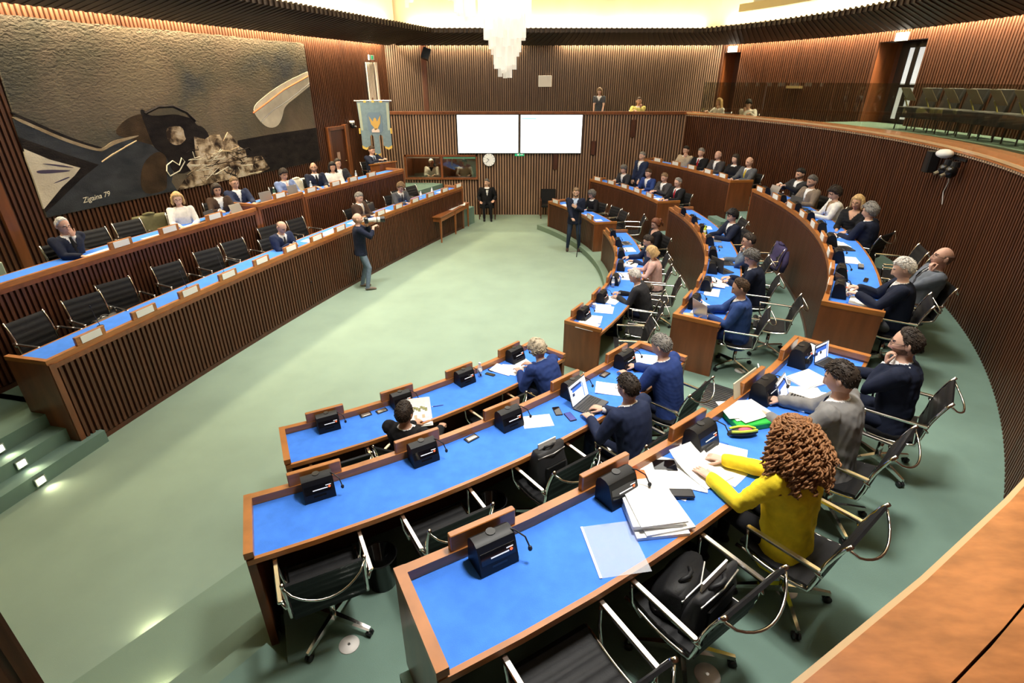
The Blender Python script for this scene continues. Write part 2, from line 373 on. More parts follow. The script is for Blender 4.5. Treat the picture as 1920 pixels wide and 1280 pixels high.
# upper hall walls and ceiling above the cornice
struct('ceiling', MB().box((0, 10, 8.1), (24, 30, .2)), 'cream', 'pale ceiling of the hall')
struct('wall_far_attic', MB().box((1.3, YU - .6, 7.0), (13, .2, 2.2)), 'cream', 'pale wall above the far cornice')
struct('wall_left_attic', wall_slab([lwp(0.8, .9), lwp(16, .9)], 5.95, 8.0, .2, -1.), 'cream', 'pale wall above the left cornice')
struct('wall_right_attic', wall_slab([pol(RU - .8, t) for t in np.linspace(33, -75, 40)], 5.95, 8.0, .2, 1.), 'cream', 'pale wall above the right cornice')

cove(lwp(14.5, .13), lwp(.3, .13), 75, 6)
cove((-3.95, YU - .13), (-3.15, YU - .13), 46); cove((-2.95, YU - .13), (.35, YU - .13), 46, 2); cove((1.6, YU - .13), (6.9, YU - .13), 46, 4)
tt = np.linspace(30.6, -40, 15)
for a, b in zip(tt[:-1], tt[1:]): cove(pol(RU - .14, a), pol(RU - .14, b), 62)
# upward cove lamps lying on top of the cornice
def upcove(p, q, power, n=1):
    p, q = np.array(p), np.array(q)
    for i in range(n):
        a = p + (q - p) * i / n; b = p + (q - p) * (i + 1) / n; c = (a + b) / 2; L = float(np.hypot(*(b - a))); ang = math.atan2(b[1] - a[1], b[0] - a[0])
        lamp('upper_cove_lamp', 'AREA', (float(c[0]), float(c[1]), ZC + .42), power * L, (1, .84, .56), L * .96, .12, rot=(PI, 0, ang))
upcove((-3.4, YU - .85), (6.3, YU - .85), 26, 3); upcove(lwp(14.5, 1.15), lwp(1.2, 1.15), 26, 4)
tt = np.linspace(29, -40, 9)
for a, b in zip(tt[:-1], tt[1:]): upcove(pol(RU - 1.05, a), pol(RU - 1.05, b), 26)
# pale beam running into the hall over the right cornice
bm = struct('trim_8', MB().arc(C0, 14.2, 14.9, 24.0, -12, 6.16, 6.36), mat('beam', (.62, .50, .22), .6), 'pale yellow beam above the right cornice')
MB().arc(C0, 14.35, 14.9, 22.5, -12, 6.36, 8.0).obj('upstand', mat('upstand', (.60, .56, .42), .6), bm)

struct('wall_back', wall_slab([(-11.2, 4.2), (-11.6, -3.4), (-2.0, -3.4)], 0, 8.0, .2, 1.), 'slat_back', 'dark wall closing the hall behind the viewpoint')
for i, (p, z) in enumerate((((-2.57, 3.74), .0), ((-2.11, 3.06), Z1))):
    q = np.array(p) - EE * (.85 if i == 0 else .80) - EU * .004
    lt = thing('step_light', ['low step light on the first step at the bottom left', 'low step light on the second step at the bottom left'][i], 'step light', (float(q[0]), float(q[1]), z + .07), math.atan2(-EU[1], -EU[0]), 'step lights at the bottom left stair')
    MB().box((-.005, 0, 0), (.02, .30, .05)).obj('frame', 'alu', lt); MB().box((.003, 0, 0), (.012, .26, .03)).obj('lens', 'lit', lt)
    lamp('step_lamp', 'SPOT', (float(q[0] - EU[0] * .05), float(q[1] - EU[1] * .05), z + .09), 6, WARM, .05, rot=(0, R(-45), math.atan2(-EU[1], -EU[0])), spot=R(130), blend=1.)
# ================================================================== desks in arcs
ORD = ['first', 'second', 'third', 'fourth', 'fifth', 'sixth', 'seventh', 'eighth', 'ninth', 'tenth', 'eleventh', 'twelfth', 'thirteenth', 'fourteenth', 'fifteenth']
mat('unit_body', (.008, .008, .009), .45, spec=.3); mat('display', (.006, .006, .008), .08); mat('red_led', (1., .12, .03), emit=1.6); mat('white_print', (.9, .9, .9), emit=.5)
UNIT = {}
def unit_proto():
    # conference unit, back towards -Y (the plank), screen towards +Y (the sitter)
    t = thing('conference_unit', 'x', 'conference unit')
    prof = [(-.085, 0), (.085, 0), (.085, .035), (.045, .155), (.030, .185), (.0, .20), (-.045, .20), (-.075, .175), (-.085, .14)]
    b = MB(); b.loft([[(-.125, y, z) for y, z in prof], [(.125, y, z) for y, z in prof]]); smooth_by_angle(b.obj('body', 'unit_body', t), 30)
    a = math.atan2(-.04, .12)
    def face(z0, z1, x0, x1, lift=.002):
        def yy(z): return .085 - (z - .035) / .12 * .04 + lift
        return [(x0, yy(z0), z0), (x1, yy(z0), z0), (x1, yy(z1), z1), (x0, yy(z1), z1)]
    d = MB(); q = face(.075, .145, -.112, .112); q2 = [(x, y - .01, z) for x, y, z in q]; d.add(q2 + q, [(4, 5, 6, 7), (0, 1, 5, 4), (1, 2, 6, 5), (2, 3, 7, 6), (3, 0, 4, 7)]); dd = d.obj('display', 'display', t)
    d = MB(); q = face(.10, .108, -.07, .05, .004); d.add(q, [(0, 1, 2, 3)]); q = face(.120, .127, -.10, -.055, .004); d.add(q, [(0, 1, 2, 3)]); d.obj('lettering', 'white_print', dd)
    d = MB(); d.sphere((-.085, .066, .108), .010, .004, .010, 10, 6); d.obj('button', 'red_led', dd)
    d = MB(); q = face(.045, .058, -.05, .05); d.add(q, [(0, 1, 2, 3)]); d.obj('slot', 'black_gloss', t)
    d = MB(); d.tube([(-.10, -.02, .19), (-.13, .03, .20), (-.17, .08, .17), (-.18, .11, .12)], .005, 6); d.sphere((-.182, .117, .105), .014, .014, .02, 8, 6); d.obj('microphone', 'black_soft', t)
    d = MB(); d.tube([(0, -.03, .195), (0, -.03, .206)], .03, 10); d.obj('speaker_knob', 'black', t)
    t.scale = (.93, .93, .93)
    return t
unit0 = unit_proto(); unit0_used = [False]
DESKS = {}
def desk(key, C, rr, t0, t1, zf, zlow, seats, label, ends=(True, True), batten='fine', plates=False, units=True, unit_where='', depth=.62, dz=0., group=None, plate_side=-1, lo_ends=(None, None)):
    """rr: outer radius of the front rim; the sitter is on the outside; t0 is the near end"""
    tm = (t0 + t1) / 2; org = (*pol(rr + depth / 2, tm, C), zf)
    t = thing('council_desk', label, 'desk', org, 0., group); t['_org'] = list(org)
    zt = zf + .80 + dz; zs = zf + .725 + dz
    n = max(4, int(abs(t1 - t0) * rr / 22)); sg = 1 if t1 > t0 else -1
    def A(r0, r1, z0, z1, a=t0, b=t1): return MB().arc(C, r0, r1, a, b, z0, z1, n)
    ea = math.degrees(.045 / rr)
    A(rr - .006, rr + .052, zt - .07, zt).obj('front_rim', 'rim', t)
    A(rr + .012, rr + .045, zlow, zt - .07).obj('front_panel', 'panel_dark' if batten else 'panel', t)
    A(rr + .045, rr + depth - .028, zs - .03, zs - .002).obj('desktop', 'panel', t)
    A(rr + .052, rr + depth - .03, zs - .002, zs + .003, t0 + sg * ea, t1 - sg * ea).obj('felt_mat', 'felt', t)
    A(rr + depth - .03, rr + depth, zs - .04, zs + .004).obj('rear_edge', 'rim', t)
    A(rr + depth - .10, rr + depth - .075, zs - .07, zs - .03).obj('apron', 'panel', t)
    A(rr - .002, rr + .05, zlow, zlow + .07).obj('plinth', 'panel_dark', t)
    for e, (tt, s_) in enumerate(((t0, sg), (t1, -sg))):
        if ends[e]:
            zl = lo_ends[e] if lo_ends[e] is not None else zf
            MB().arc(C, rr - .008, rr + depth - .01, tt - s_ * ea * .12, tt + s_ * ea, zl, zt - .052, 1).obj('end_panel', 'panel', t)
            MB().arc(C, rr - .008, rr + depth + .003, tt - s_ * ea * .2, tt + s_ * ea * 1.1, zt - .052, zt + .002, 1).obj('end_rim', 'rim', t)
    if batten:
        pitch, w, d = (.075, .04, .035) if batten == 'wide' else (.05, .03, .012)
        s = slats(arcpath(rr + .013, t0, t1, n, C), zlow + .09, zt - .13, pitch, w, d, 1 if (sg > 0) else -1)
        stuff(s.obj('battens', 'slat', t))
        if batten == 'wide':
            A(rr - .02, rr + .014, zt - .13, zt - .07).obj('cap_rail', 'panel', t)
            for tt in (t0, t1):
                q = tt + (sg if tt == t0 else -sg) * ea * 1.6
                MB().arc(C, rr - .024, rr + .014, min(tt, q), max(tt, q), zlow, zt - .06, 1).obj('corner_post', 'panel', t)
    for i, th in enumerate(seats):
        p = pol(rr + .02, th, C); rz = R(th) - PI / 2
        b = MB(); b.rbox((p[0], p[1], zt + .055), (.41, .042, .115), .006, rz); bo = b.obj('name_board', 'rim', t)
        if plates:
            q = pol(rr + .02 + plate_side * .025, th, C); qq = MB(); qq.box((q[0], q[1], zt + .055), (.28, .006, .095), rz); qq.obj('name_plate', 'white', bo)
        if units:
            q = pol(rr + .145, th, C); la = 'black conference unit, %s along %s' % (ORD[i], unit_where)
            if not unit0_used[0]: u = unit0; unit0_used[0] = True; u.location = (*q, zs + .003); u.rotation_euler = (0, 0, rz); u['label'] = la; u['group'] = 'conference units on the desks'
            else: dup(unit0, (*q, zs + .003), rz, la, 'conference units on the desks')
    DESKS[key] = dict(C=C, r=rr, zf=zf, zs=zs + .003, t=t)
    return t
SEATS = dict(n1=[-61, -55.4, -49.6, -43.8], n2=[-62.9, -58.1, -53.2, -48.5, -43.5], n3=[-59.4, -55.1, -51, -46.4, -42.4],
    m1=[-31.9, -26.3, -20, -14.2, -8.5, -2.7, 2.6], m2=[-31.3, -26.6, -21.6, -16.7, -11.8, -6.9, -2, 2.8], m3=[-32., -28.6, -24.6, -20.2, -16, -12.1, -8.2, -4.1, .1],
    f1=[13.3, 20.4, 28], f2=[13, 17, 21, 25, 29], f3=[9.5, 13.1, 17, 20.8, 25],
    lf=[166.7 - .806 * i for i in range(15)], lb1=[164.8, 163.9, 162.9], lb2=[161.1], lb3=[160.1, 159.2, 158.5, 157.7])
desk('n1', C0, R1, -64.2, -40.6, Z1, 0, SEATS['n1'], 'lowest curved desk in the foreground, blue top, man behind a newspaper', unit_where='the lowest foreground desk from its left end')
desk('n2', C0, R2, -65.8, -40.4, Z2, Z1, SEATS['n2'], 'middle curved desk in the foreground with an open laptop on its blue top', unit_where='the middle foreground desk from its left end', lo_ends=(.33, None))
desk('n3', C0, R3, -61.8, -40.2, Z3, Z2, SEATS['n3'], 'nearest curved desk in the foreground, piled with papers and a clear folder', unit_where='the nearest foreground desk from its left end')
desk('m1', C0, R1, -34.4, 5.2, Z1, 0, SEATS['m1'], 'lowest curved desk of the middle block, in front of the woman in pink', unit_where='the lowest middle-block desk from its near end')
desk('m2', C0, R2, -34.4, 5.7, Z2, Z1, SEATS['m2'], 'second curved desk of the middle block, with the man in the bright blue suit', unit_where='the second middle-block desk from its near end')
desk('m3', C0, R3, -34.4, 1.9, Z3, Z2, SEATS['m3'], 'topmost curved desk of the middle block, along the batten wall', unit_where='the topmost middle-block desk from its near end', plates=True)
desk('f1', C0, R1, 10.4, 30.6, Z1, 0, SEATS['f1'], 'lowest curved desk of the far block, behind the standing man', plates=True, units=False)
desk('f2', C0, R2, 9.7, 31.2, Z2, Z1, SEATS['f2'], 'second curved desk of the far block, where a man stands up', plates=True, units=False)
desk('f3', C0, R3, 7.4, 29.0, Z3, Z2, SEATS['f3'], 'topmost curved desk of the far block against the far corner', plates=True, units=False)
desk('lf', CL, 58.88, 167.3, 155.2, .54, 0, SEATS['lf'], 'long front bench on the left with a row of empty black chairs', batten='wide', plates=True, units=False, lo_ends=(0, 0))
desk('lb1', CL, 60.33, 168.3, 161.85, 1.12, .54, SEATS['lb1'], 'near part of the upper left bench under the tapestry', ends=(True, False), batten='wide', plates=True, units=False, lo_ends=(.54, None))
desk('lb2', CL, 60.33, 161.83, 160.40, 1.12, .54, SEATS['lb2'], 'slightly raised centre part of the upper left bench', ends=(True, True), batten='wide', plates=True, units=False, dz=.06, lo_ends=(1.8, 1.8))
desk('lb3', CL, 60.33, 160.38, 156.2, 1.12, .54, SEATS['lb3'], 'far part of the upper left bench below the banner', ends=(False, True), batten='wide', plates=True, units=False, lo_ends=(None, .54))
# ================================================================== chairs
def chair_proto():
    t = thing('office_chair', 'x', 'chair')
    def prof_seat():
        pts = []
        for i in range(25):
            f = i / 24; y = .235 - f * .42; z = .455 - .035 * math.sin(f * PI * .9) + (.02 if f < .05 else 0)
            if f < .12: z -= .02 * (1 - f / .12)
            pts.append((y, z + .006 * abs(math.sin(f * PI * 6))))
        return pts
    def prof_back():
        pts = []
        for i in range(25):
            f = i / 24; y = -.195 - .035 * f - .085 * f * f - .03 * math.sin(PI * min(1, f * 2.2)) * .4; z = .44 + f * .45
            pts.append((y + .007 * abs(math.sin(f * PI * 6)), z))
        return pts
    def sling(prof, th, w=.235):
        mb = MB(); n = len(prof); rings = []
        for i, (y, z) in enumerate(prof):
            a = prof[max(0, i - 1)]; b = prof[min(n - 1, i + 1)]; ty, tz = b[0] - a[0], b[1] - a[1]; L = math.hypot(ty, tz); ny, nz = tz / L, -ty / L
            y0, z0 = y - ny * th, z - nz * th
            rings.append([(-w, y, z), (w, y, z), (w, y0, z0), (-w, y0, z0)])
        return mb.loft(rings)
    smooth_by_angle(sling(prof_seat(), -.02).obj('seat', 'leather', t), 50)
    smooth_by_angle(sling(prof_back(), .018).obj('backrest', 'leather', t), 50)
    for s in (-1, 1):
        x = s * .252
        pts = [(x, .25, .44)] + [(x, y, z - .006) for y, z in prof_seat()[2::4]] + [(x, -.20, .45)] + [(x, y - .008, z) for y, z in prof_back()[2::4]] + [(x, -.327, .90)]
        MB().tube(pts, .013, 6).obj('side_frame', 'chrome', t, True)
        a = MB(); a.tube([(s * .262, .12, .42), (s * .285, .175, .50), (s * .292, .185, .60), (s * .292, .19, .652)], .010, 6); a.obj('arm_bracket', 'chrome', t, True)
        a = MB(); a.tube([(s * .265, -.245, .60), (s * .292, -.21, .645)], .010, 6); a.obj('arm_bracket', 'chrome', t, True)
        a = MB(); a.rbox((s * .292, -.02, .662), (.034, .44, .022), .008); a.obj('armrest', 'chrome', t)
    pts = []
    for i in range(13):
        f = i / 12; x = .25 - .5 * f; b = math.sin(f * PI); pts.append((x, -.325 - .10 * b ** .7, .865 - .10 * b ** .6))
    MB().tube(pts, .0085, 6).obj('back_bow', 'chrome', t, True)
    MB().lathe([(.0, .08), (.024, .08), (.024, .30), (.017, .30), (.017, .40), (.06, .405), (.06, .42), (0, .42)], 10).obj('column', 'chrome', t, True)
    for k in range(4):
        a = R(45 + 90 * k); c, s = math.cos(a), math.sin(a)
        lg = MB(); rings = []
        for r, w, z0, z1 in ((.02, .024, .075, .125), (.16, .019, .075, .110), (.31, .015, .062, .085)):
            rings.append([(c * r + s * w, s * r - c * w, z0), (c * r - s * w, s * r + c * w, z0), (c * r - s * w * .7, s * r + c * w * .7, z1), (c * r + s * w * .7, s * r - c * w * .7, z1)])
        lg.loft(rings); lo = lg.obj('leg', 'chrome', t)
        cs = MB(); cx, cy = c * .30, s * .30
        for q in (-.014, .014):
            cs.tube([(cx - s * (q - .008), cy + c * (q - .008), .026), (cx - s * (q + .008), cy + c * (q + .008), .026)], .026, 10)
        cs.tube([(cx, cy, .03), (cx, cy, .075)], .012, 6); cs.obj('caster', 'black', lo, True)
    return t
chair0 = chair_proto(); chair0_used = [False]; CHAIRS = []
def chair(x, y, z, rz, label, group):
    if not chair0_used[0]:
        chair0_used[0] = True; chair0.location = (x, y, z); chair0.rotation_euler = (0, 0, rz); chair0['label'] = label; chair0['group'] = group; return chair0
    return dup(chair0, (x, y, z), rz, label, group)
def seat_chair(key, th, dr=.98, turn=0., label='', group='office chairs at the desks'):
    d = DESKS[key]; p = pol(d['r'] + dr, th, d['C']); return chair(p[0], p[1], d['zf'], R(th) + PI / 2 + R(turn), label, group)
# ================================================================== tapestry on the left wall
def ramp_mat(name, cols, scale, stretch=(1, 1, 1), bump=.5, bscale=30, rough=.95):
    m = bpy.data.materials.new(name); m.use_nodes = True; nt = m.node_tree; b = nt.nodes['Principled BSDF']; b.inputs['Roughness'].default_value = rough; b.inputs['Specular IOR Level'].default_value = .1
    tc = nt.nodes.new('ShaderNodeTexCoord'); mp = nt.nodes.new('ShaderNodeMapping'); mp.inputs['Scale'].default_value = stretch; nt.links.new(tc.outputs['Object'], mp.inputs[0])
    n = nt.nodes.new('ShaderNodeTexNoise'); n.inputs['Scale'].default_value = scale; n.inputs['Detail'].default_value = 7; n.inputs['Distortion'].default_value = .4; nt.links.new(mp.outputs[0], n.inputs['Vector'])
    rp = nt.nodes.new('ShaderNodeValToRGB'); cr = rp.color_ramp
    for i, (p, c) in enumerate(cols):
        e = cr.elements[i] if i < 2 else cr.elements.new(p)
        e.position = p; e.color = (*c, 1)
    nt.links.new(n.outputs[0], rp.inputs[0]); nt.links.new(rp.outputs[0], b.inputs['Base Color'])
    mp2 = nt.nodes.new('ShaderNodeMapping'); mp2.inputs['Scale'].default_value = (1, 1, 1.7); nt.links.new(tc.outputs['Object'], mp2.inputs[0])
    n2 = nt.nodes.new('ShaderNodeTexNoise'); n2.inputs['Scale'].default_value = bscale; n2.inputs['Detail'].default_value = 4; nt.links.new(mp2.outputs[0], n2.inputs['Vector'])
    bp = nt.nodes.new('ShaderNodeBump'); bp.inputs['Strength'].default_value = bump; bp.inputs['Distance'].default_value = .03; nt.links.new(n2.outputs[0], bp.inputs['Height']); nt.links.new(bp.outputs[0], b.inputs['Normal'])
    MATS[name] = m; return m
ramp_mat('weave_sky', [(.32, (.055, .055, .055)), (.46, (.115, .095, .065)), (.56, (.155, .115, .078)), (.70, (.20, .155, .10))], .55, (1, 1, 1.3), .8, 17)
m_ = MATS['weave_sky']; nt = m_.node_tree; b_ = nt.nodes['Principled BSDF']; src = b_.inputs['Base Color'].links[0].from_socket; tc_ = nt.nodes.new('ShaderNodeTexCoord'); sx_ = nt.nodes.new('ShaderNodeSeparateXYZ'); nt.links.new(tc_.outputs['Object'], sx_.inputs[0]); mr_ = nt.nodes.new('ShaderNodeMapRange'); mr_.inputs[1].default_value = -4.2; mr_.inputs[2].default_value = -1.0; nt.links.new(sx_.outputs[0], mr_.inputs[0])
mx_ = nt.nodes.new('ShaderNodeMix'); mx_.data_type = 'RGBA'; nt.links.new(mr_.outputs[0], mx_.inputs[0]); mul_ = nt.nodes.new('ShaderNodeMix'); mul_.data_type = 'RGBA'; mul_.blend_type = 'MULTIPLY'; mul_.inputs[0].default_value = 1.; nt.links.new(src, mul_.inputs[6]); mul_.inputs[7].default_value = (.55, .62, .72, 1); nt.links.new(mul_.outputs[2], mx_.inputs[6]); nt.links.new(src, mx_.inputs[7]); nt.links.new(mx_.outputs[2], b_.inputs['Base Color'])
ramp_mat('weave_slate', [(.3, (.028, .030, .034)), (.7, (.055, .058, .064))], 2.2, (1, 1, 2), .5, 30)
ramp_mat('weave_black', [(.3, (.010, .008, .009)), (.7, (.026, .020, .018))], 3., (1, 1, 2), .5, 30)
ramp_mat('weave_brown', [(.3, (.030, .020, .013)), (.7, (.075, .045, .025))], 3., (1, 1, 1), .5, 30)
ramp_mat('weave_cream', [(.3, (.50, .43, .32)), (.7, (.66, .58, .44))], 3., (1, 1, 1), .5, 30)
ramp_mat('weave_rubble', [(.36, (.035, .022, .016)), (.47, (.22, .15, .09)), (.55, (.50, .38, .25)), (.68, (.62, .52, .40))], 4.5, (1, 1, 1.2), .8, 20)
ramp_mat('weave_tan', [(.3, (.24, .17, .10)), (.7, (.36, .28, .18))], 4., (1, 1, 1), .5, 30)
mat('weave_red', (.50, .12, .04), .95); mat('weave_grey', (.32, .30, .27), .95); mat('weave_violet', (.06, .045, .08), .95); mat('thread_pale', (.75, .68, .52), .95)
tp = thing('tapestry', 'huge dark woven tapestry with pale horn shape and rubble heap on left wall', 'tapestry', (*lwp(8.33, .05), 2.21), math.atan2(-LWD[1], -LWD[0]))
def tloc(s, z, l): return (8.33 - s, -.0 - l, z - 2.21)
def chaikin(p, n=2):
    for _ in range(n):
        o = []
        for i in range(len(p)):
            a, b = p[i], p[(i + 1) % len(p)]; o += [(a[0] * .75 + b[0] * .25, a[1] * .75 + b[1] * .25), (a[0] * .25 + b[0] * .75, a[1] * .25 + b[1] * .75)]
        p = o
    return p
def tshape(name, pts, m, l0=.0, l1=.03):
    if name in ('horn', 'dark_band', 'pale_band', 'machine', 'pale_hole', 'violet_streak', 'brown_patch', 'umber_patch'): pts = chaikin(pts)
    mb = MB(); a = [tloc(s, z, l0) for s, z in pts]; b = [tloc(s, z, l1) for s, z in pts]
    ar = sum(a[i][0] * a[(i + 1) % len(a)][2] - a[(i + 1) % len(a)][0] * a[i][2] for i in range(len(a)))
    if ar > 0: a.reverse(); b.reverse()
    mb.loft([b, a]); return mb.obj(name, m, tp)
random.seed(3)
top = [(4.43 + i * .245, 5.27 + random.uniform(-.012, .012)) for i in range(32)]
tshape('woven_ground', top + [(12.2, 2.21), (4.5, 2.21)], 'weave_sky', -.02, .03)
tshape('slate_field', [(12.16, 3.48), (12.14, 3.79), (11.93, 3.66), (11.52, 3.41), (11.13, 3.23), (10.88, 3.15), (10.63, 3.25), (10.31, 3.31), (9.93, 3.25), (9.56, 2.93), (9.5, 2.6), (9.6, 2.4), (9.52, 2.215), (12.19, 2.215)], 'weave_slate', .0, .033)
tshape('dark_band', [(12.14, 3.91), (11.89, 3.76), (11.48, 3.51), (11.07, 3.31), (10.87, 3.24), (10.83, 3.19), (11.08, 3.26), (11.5, 3.46), (11.91, 3.71), (12.13, 3.86)], 'weave_black', .0, .036)
tshape('pale_band', [(12.14, 3.84), (11.91, 3.71), (11.5, 3.46), (11.08, 3.27), (10.87, 3.19), (10.64, 3.32), (10.29, 3.36), (10.03, 3.38), (10.08, 3.35), (10.31, 3.31), (10.63, 3.25), (10.88, 3.15), (11.13, 3.23), (11.52, 3.41), (11.93, 3.66), (12.14, 3.79)], 'weave_tan', .0, .037)
tshape('dark_wedge', [(12.16, 3.52), (11.57, 3.20), (11.02, 2.94), (11.39, 2.76), (12.0, 2.40), (12.19, 2.30), (12.18, 2.5)], 'weave_black', .0, .036)
tshape('pale_wedge', [(12.16, 3.34), (11.83, 3.13), (11.37, 2.93), (11.51, 2.82), (11.79, 2.66), (12.2, 2.36), (12.18, 2.83), (12.18, 3.14)], 'weave_cream', .0, .040)
for a in ([(12.1, 2.99), (11.8, 2.96), (11.48, 2.90), (11.8, 2.90), (12.1, 2.93)], [(12.05, 3.10), (11.7, 3.03), (11.42, 2.93), (11.7, 2.99)], [(12.0, 2.72), (11.62, 2.82), (11.6, 2.79)]): tshape('violet_streak', a, 'weave_violet', .0, .043)
tshape('brown_patch', [(10.19, 2.83), (9.75, 3.06), (9.55, 2.95), (9.62, 2.75), (9.72, 2.39), (9.79, 2.25), (10.38, 2.25)], 'weave_brown', .0, .037)
tshape('black_field', [(7.52, 3.05), (6.44, 3.09), (4.45, 3.12), (4.46, 2.215), (7.7, 2.215), (7.6, 2.7)], 'weave_black', .0, .035)
tshape('umber_patch', [(10.6, 3.45), (10.1, 3.75), (9.6, 3.75), (9.6, 3.1), (10.2, 3.3)], 'weave_brown', .0, .0345)  # brown woven area of the picture
mc = tshape('machine', [(9.88, 3.83), (9.79, 3.84), (9.73, 3.72), (9.48, 3.70), (9.1, 3.72), (8.88, 3.66), (8.65, 3.59), (8.62, 3.46), (8.45, 3.43), (8.31, 3.22), (8.5, 2.9), (8.8, 2.6), (9.5, 2.5), (9.55, 2.95), (9.80, 3.1), (9.85, 3.56)], 'weave_black', .0, .041)
tshape('pale_hole', [(9.41, 3.46), (9.2, 3.49), (8.98, 3.46), (9.0, 3.26), (8.97, 3.2), (9.24, 3.08), (9.45, 3.21)], 'weave_rubble', .0, .045)
tshape('rubble_heap', [(8.76, 3.24), (8.48, 3.16), (8.31, 3.22), (8.04, 3.22), (7.98, 3.07), (7.78, 3.26), (7.67, 3.15), (7.51, 2.9), (7.35, 2.82), (7.35, 2.63), (6.84, 2.62), (6.63, 2.29), (7.0, 2.215), (9.51, 2.215), (9.27, 2.4), (9.04, 2.52), (9.13, 2.69), (8.84, 2.85)], 'weave_rubble', .0, .047)
tshape('horn', [(6.86, 3.74), (6.3, 4.01), (5.53, 4.3), (4.44, 4.58), (4.44, 4.58), (4.44, 4.58), (4.46, 4.21), (4.46, 4.21), (4.46, 4.21), (5.12, 3.94), (5.66, 3.73), (5.8, 3.47), (6.04, 3.26), (6.39, 3.24), (6.67, 3.43)], 'weave_cream', .0, .038)
def tline(name, pts, w, m, l=.046):
    MB().tube([tloc(s, z, l) for s, z in pts], w, 5).obj(name, m, tp)
tline('red_stripe', [(6.83, 3.63), (6.29, 3.84), (5.58, 4.13), (4.47, 4.46)], .02, 'weave_red', .036)
tline('grey_stripe', [(6.61, 3.41), (6.13, 3.66), (5.51, 3.86), (4.46, 4.28)], .017, 'weave_grey', .036)
tline('arch', [(9.79, 3.76), (9.45, 3.87), (9.1, 3.87), (8.8, 3.74), (8.62, 3.55)], .03, 'weave_black', .035)
tline('pale_cord', [(9.62, 2.75), (9.46, 2.82), (9.32, 2.71), (9.22, 2.85), (9.16, 2.77), (9.35, 2.6), (9.61, 2.53), (9.66, 2.64), (9.62, 2.75)], .013, 'thread_pale', .05)
for k in range(26):
    s0 = random.uniform(6.9, 9.0); z0 = random.uniform(2.3, 2.95) * (1 if s0 > 7.4 else .9); pts = []
    for i in range(6): pts.append((s0 + i * .06 * random.choice((1, -1)) + random.uniform(-.1, .1), max(2.25, min(3.1, z0 + random.uniform(-.13, .13)))))
    tline('loose_thread', pts, random.uniform(.006, .012), random.choice(['thread_pale', 'weave_black', 'weave_tan', 'weave_brown']), .048)
for k in range(7):
    s0 = 10.95 - k * .09; tline('gold_dash', [(s0, 2.98 + k * .035), (s0 - .28, 3.10 + k * .03)], .014, 'weave_tan', .033)
def text(name, body, size, M4, m, parent, ext=.002):
    cu = bpy.data.curves.new(name, 'FONT'); cu.body = body; cu.size = size; cu.extrude = ext; cu.shear = .3
    o = bpy.data.objects.new(name + '_tmp', cu); COL.objects.link(o); dg = bpy.context.evaluated_depsgraph_get(); me = bpy.data.meshes.new_from_object(o.evaluated_get(dg)); bpy.data.objects.remove(o)
    me.transform(M4); me.materials.clear(); me.materials.append(M(m)); q = bpy.data.objects.new(name, me); COL.objects.link(q); q.parent = parent; return q
text('signature', 'Zigaina 79', .13, Matrix.Translation(tloc(11.53, 2.33, .038)) @ Matrix.Rotation(R(90), 4, 'X') @ Matrix.Rotation(R(4), 4, 'Z'), 'thread_pale', tp)
# ================================================================== far wall fixtures
for i, (x0, x1) in enumerate(((-1.86, .235), (.265, 2.37))):
    t = thing('wall_screen', ['left white projection screen on the far wall', 'right white screen on the far wall with a pale cyan bar'][i], 'screen', ((x0 + x1) / 2, YF - .06, 2.11), 0, 'screens on the far wall')
    w = x1 - x0; MB().box((0, -.02, .615), (w, .08, 1.25)).obj('bezel', 'black', t)
    d = MB().box((0, -.064, .615), (w - .05, .01, 1.20)).obj('display', 'screen_white', t)
    if i: MB().box((-.75, -.071, 1.10), (.50, .006, .05)).obj('cyan_bar', 'screen_blue', d)
t = thing('wall_clock', 'round white wall clock below the left screen', 'clock', (-.79, YF - .06, 1.9))
def disc(r, y0, y1, n=32): return MB().loft([[(r * math.cos(2 * PI * j / n), y0, r * math.sin(2 * PI * j / n)) for j in range(n)], [(r * math.cos(2 * PI * j / n), y1, r * math.sin(2 * PI * j / n)) for j in range(n)]])
disc(.225, -.05, .01).obj('rim', 'black', t); disc(.205, -.056, -.045).obj('dial', mat('dial', (.85, .85, .83), .5, emit=.15), t)
for k in range(12):
    a = R(30 * k); MB().box((0, -.058, .18), (.012, .004, .03), 0, Matrix.Rotation(a, 4, 'Y')).obj('hour_mark', 'black', t)
for nm, a, l, w in (('hour_hand', -55, .09, .016), ('minute_hand', -133, .15, .011)):
    MB().box((0, -.062, l / 2), (w, .004, l), 0, Matrix.Rotation(R(a), 4, 'Y')).obj(nm, 'black', t)
# interpreters' booth behind the far wall
bo = struct('wall_booth', MB().box((-2.455, YF + 1.6, 1.4), (2.6, .08, 2.0)).box((-3.73, YF + .9, 1.4), (.06, 1.4, 2.0)).box((-1.18, YF + .9, 1.4), (.06, 1.4, 2.0)).box((-2.455, YF + .9, 2.3), (2.6, 1.4, .06)).box((-2.455, YF + .9, .47), (2.6, 1.4, .06)), 'panel_dark', 'dark panelled interior of the interpreters booth')
MB().box((-2.44, YF + .75, 1.5), (.05, 1.25, 1.2)).obj('partition', 'panel', bo)
MB().box((-2.455, YF + .28, 1.24), (2.45, .36, .04)).obj('counter', 'panel', bo)
MB().box((-3.0, YF + 1.55, 1.6), (.24, .02, 1.3)).obj('door_slit', 'black', bo)
lamp('booth_lamp', 'POINT', (-3.0, YF + .7, 2.15), 45, WARM, .08); lamp('booth_lamp', 'POINT', (-1.8, YF + .9, 2.15), 24, (1, .95, .85), .08)
wn = bpy.data.objects.new('window_1', None); COL.objects.link(wn); wn.location = (-2.455, YF - .02, 1.30); wn['kind'] = 'structure'; wn['label'] = 'framed double window of the interpreters booth'
mb = MB()
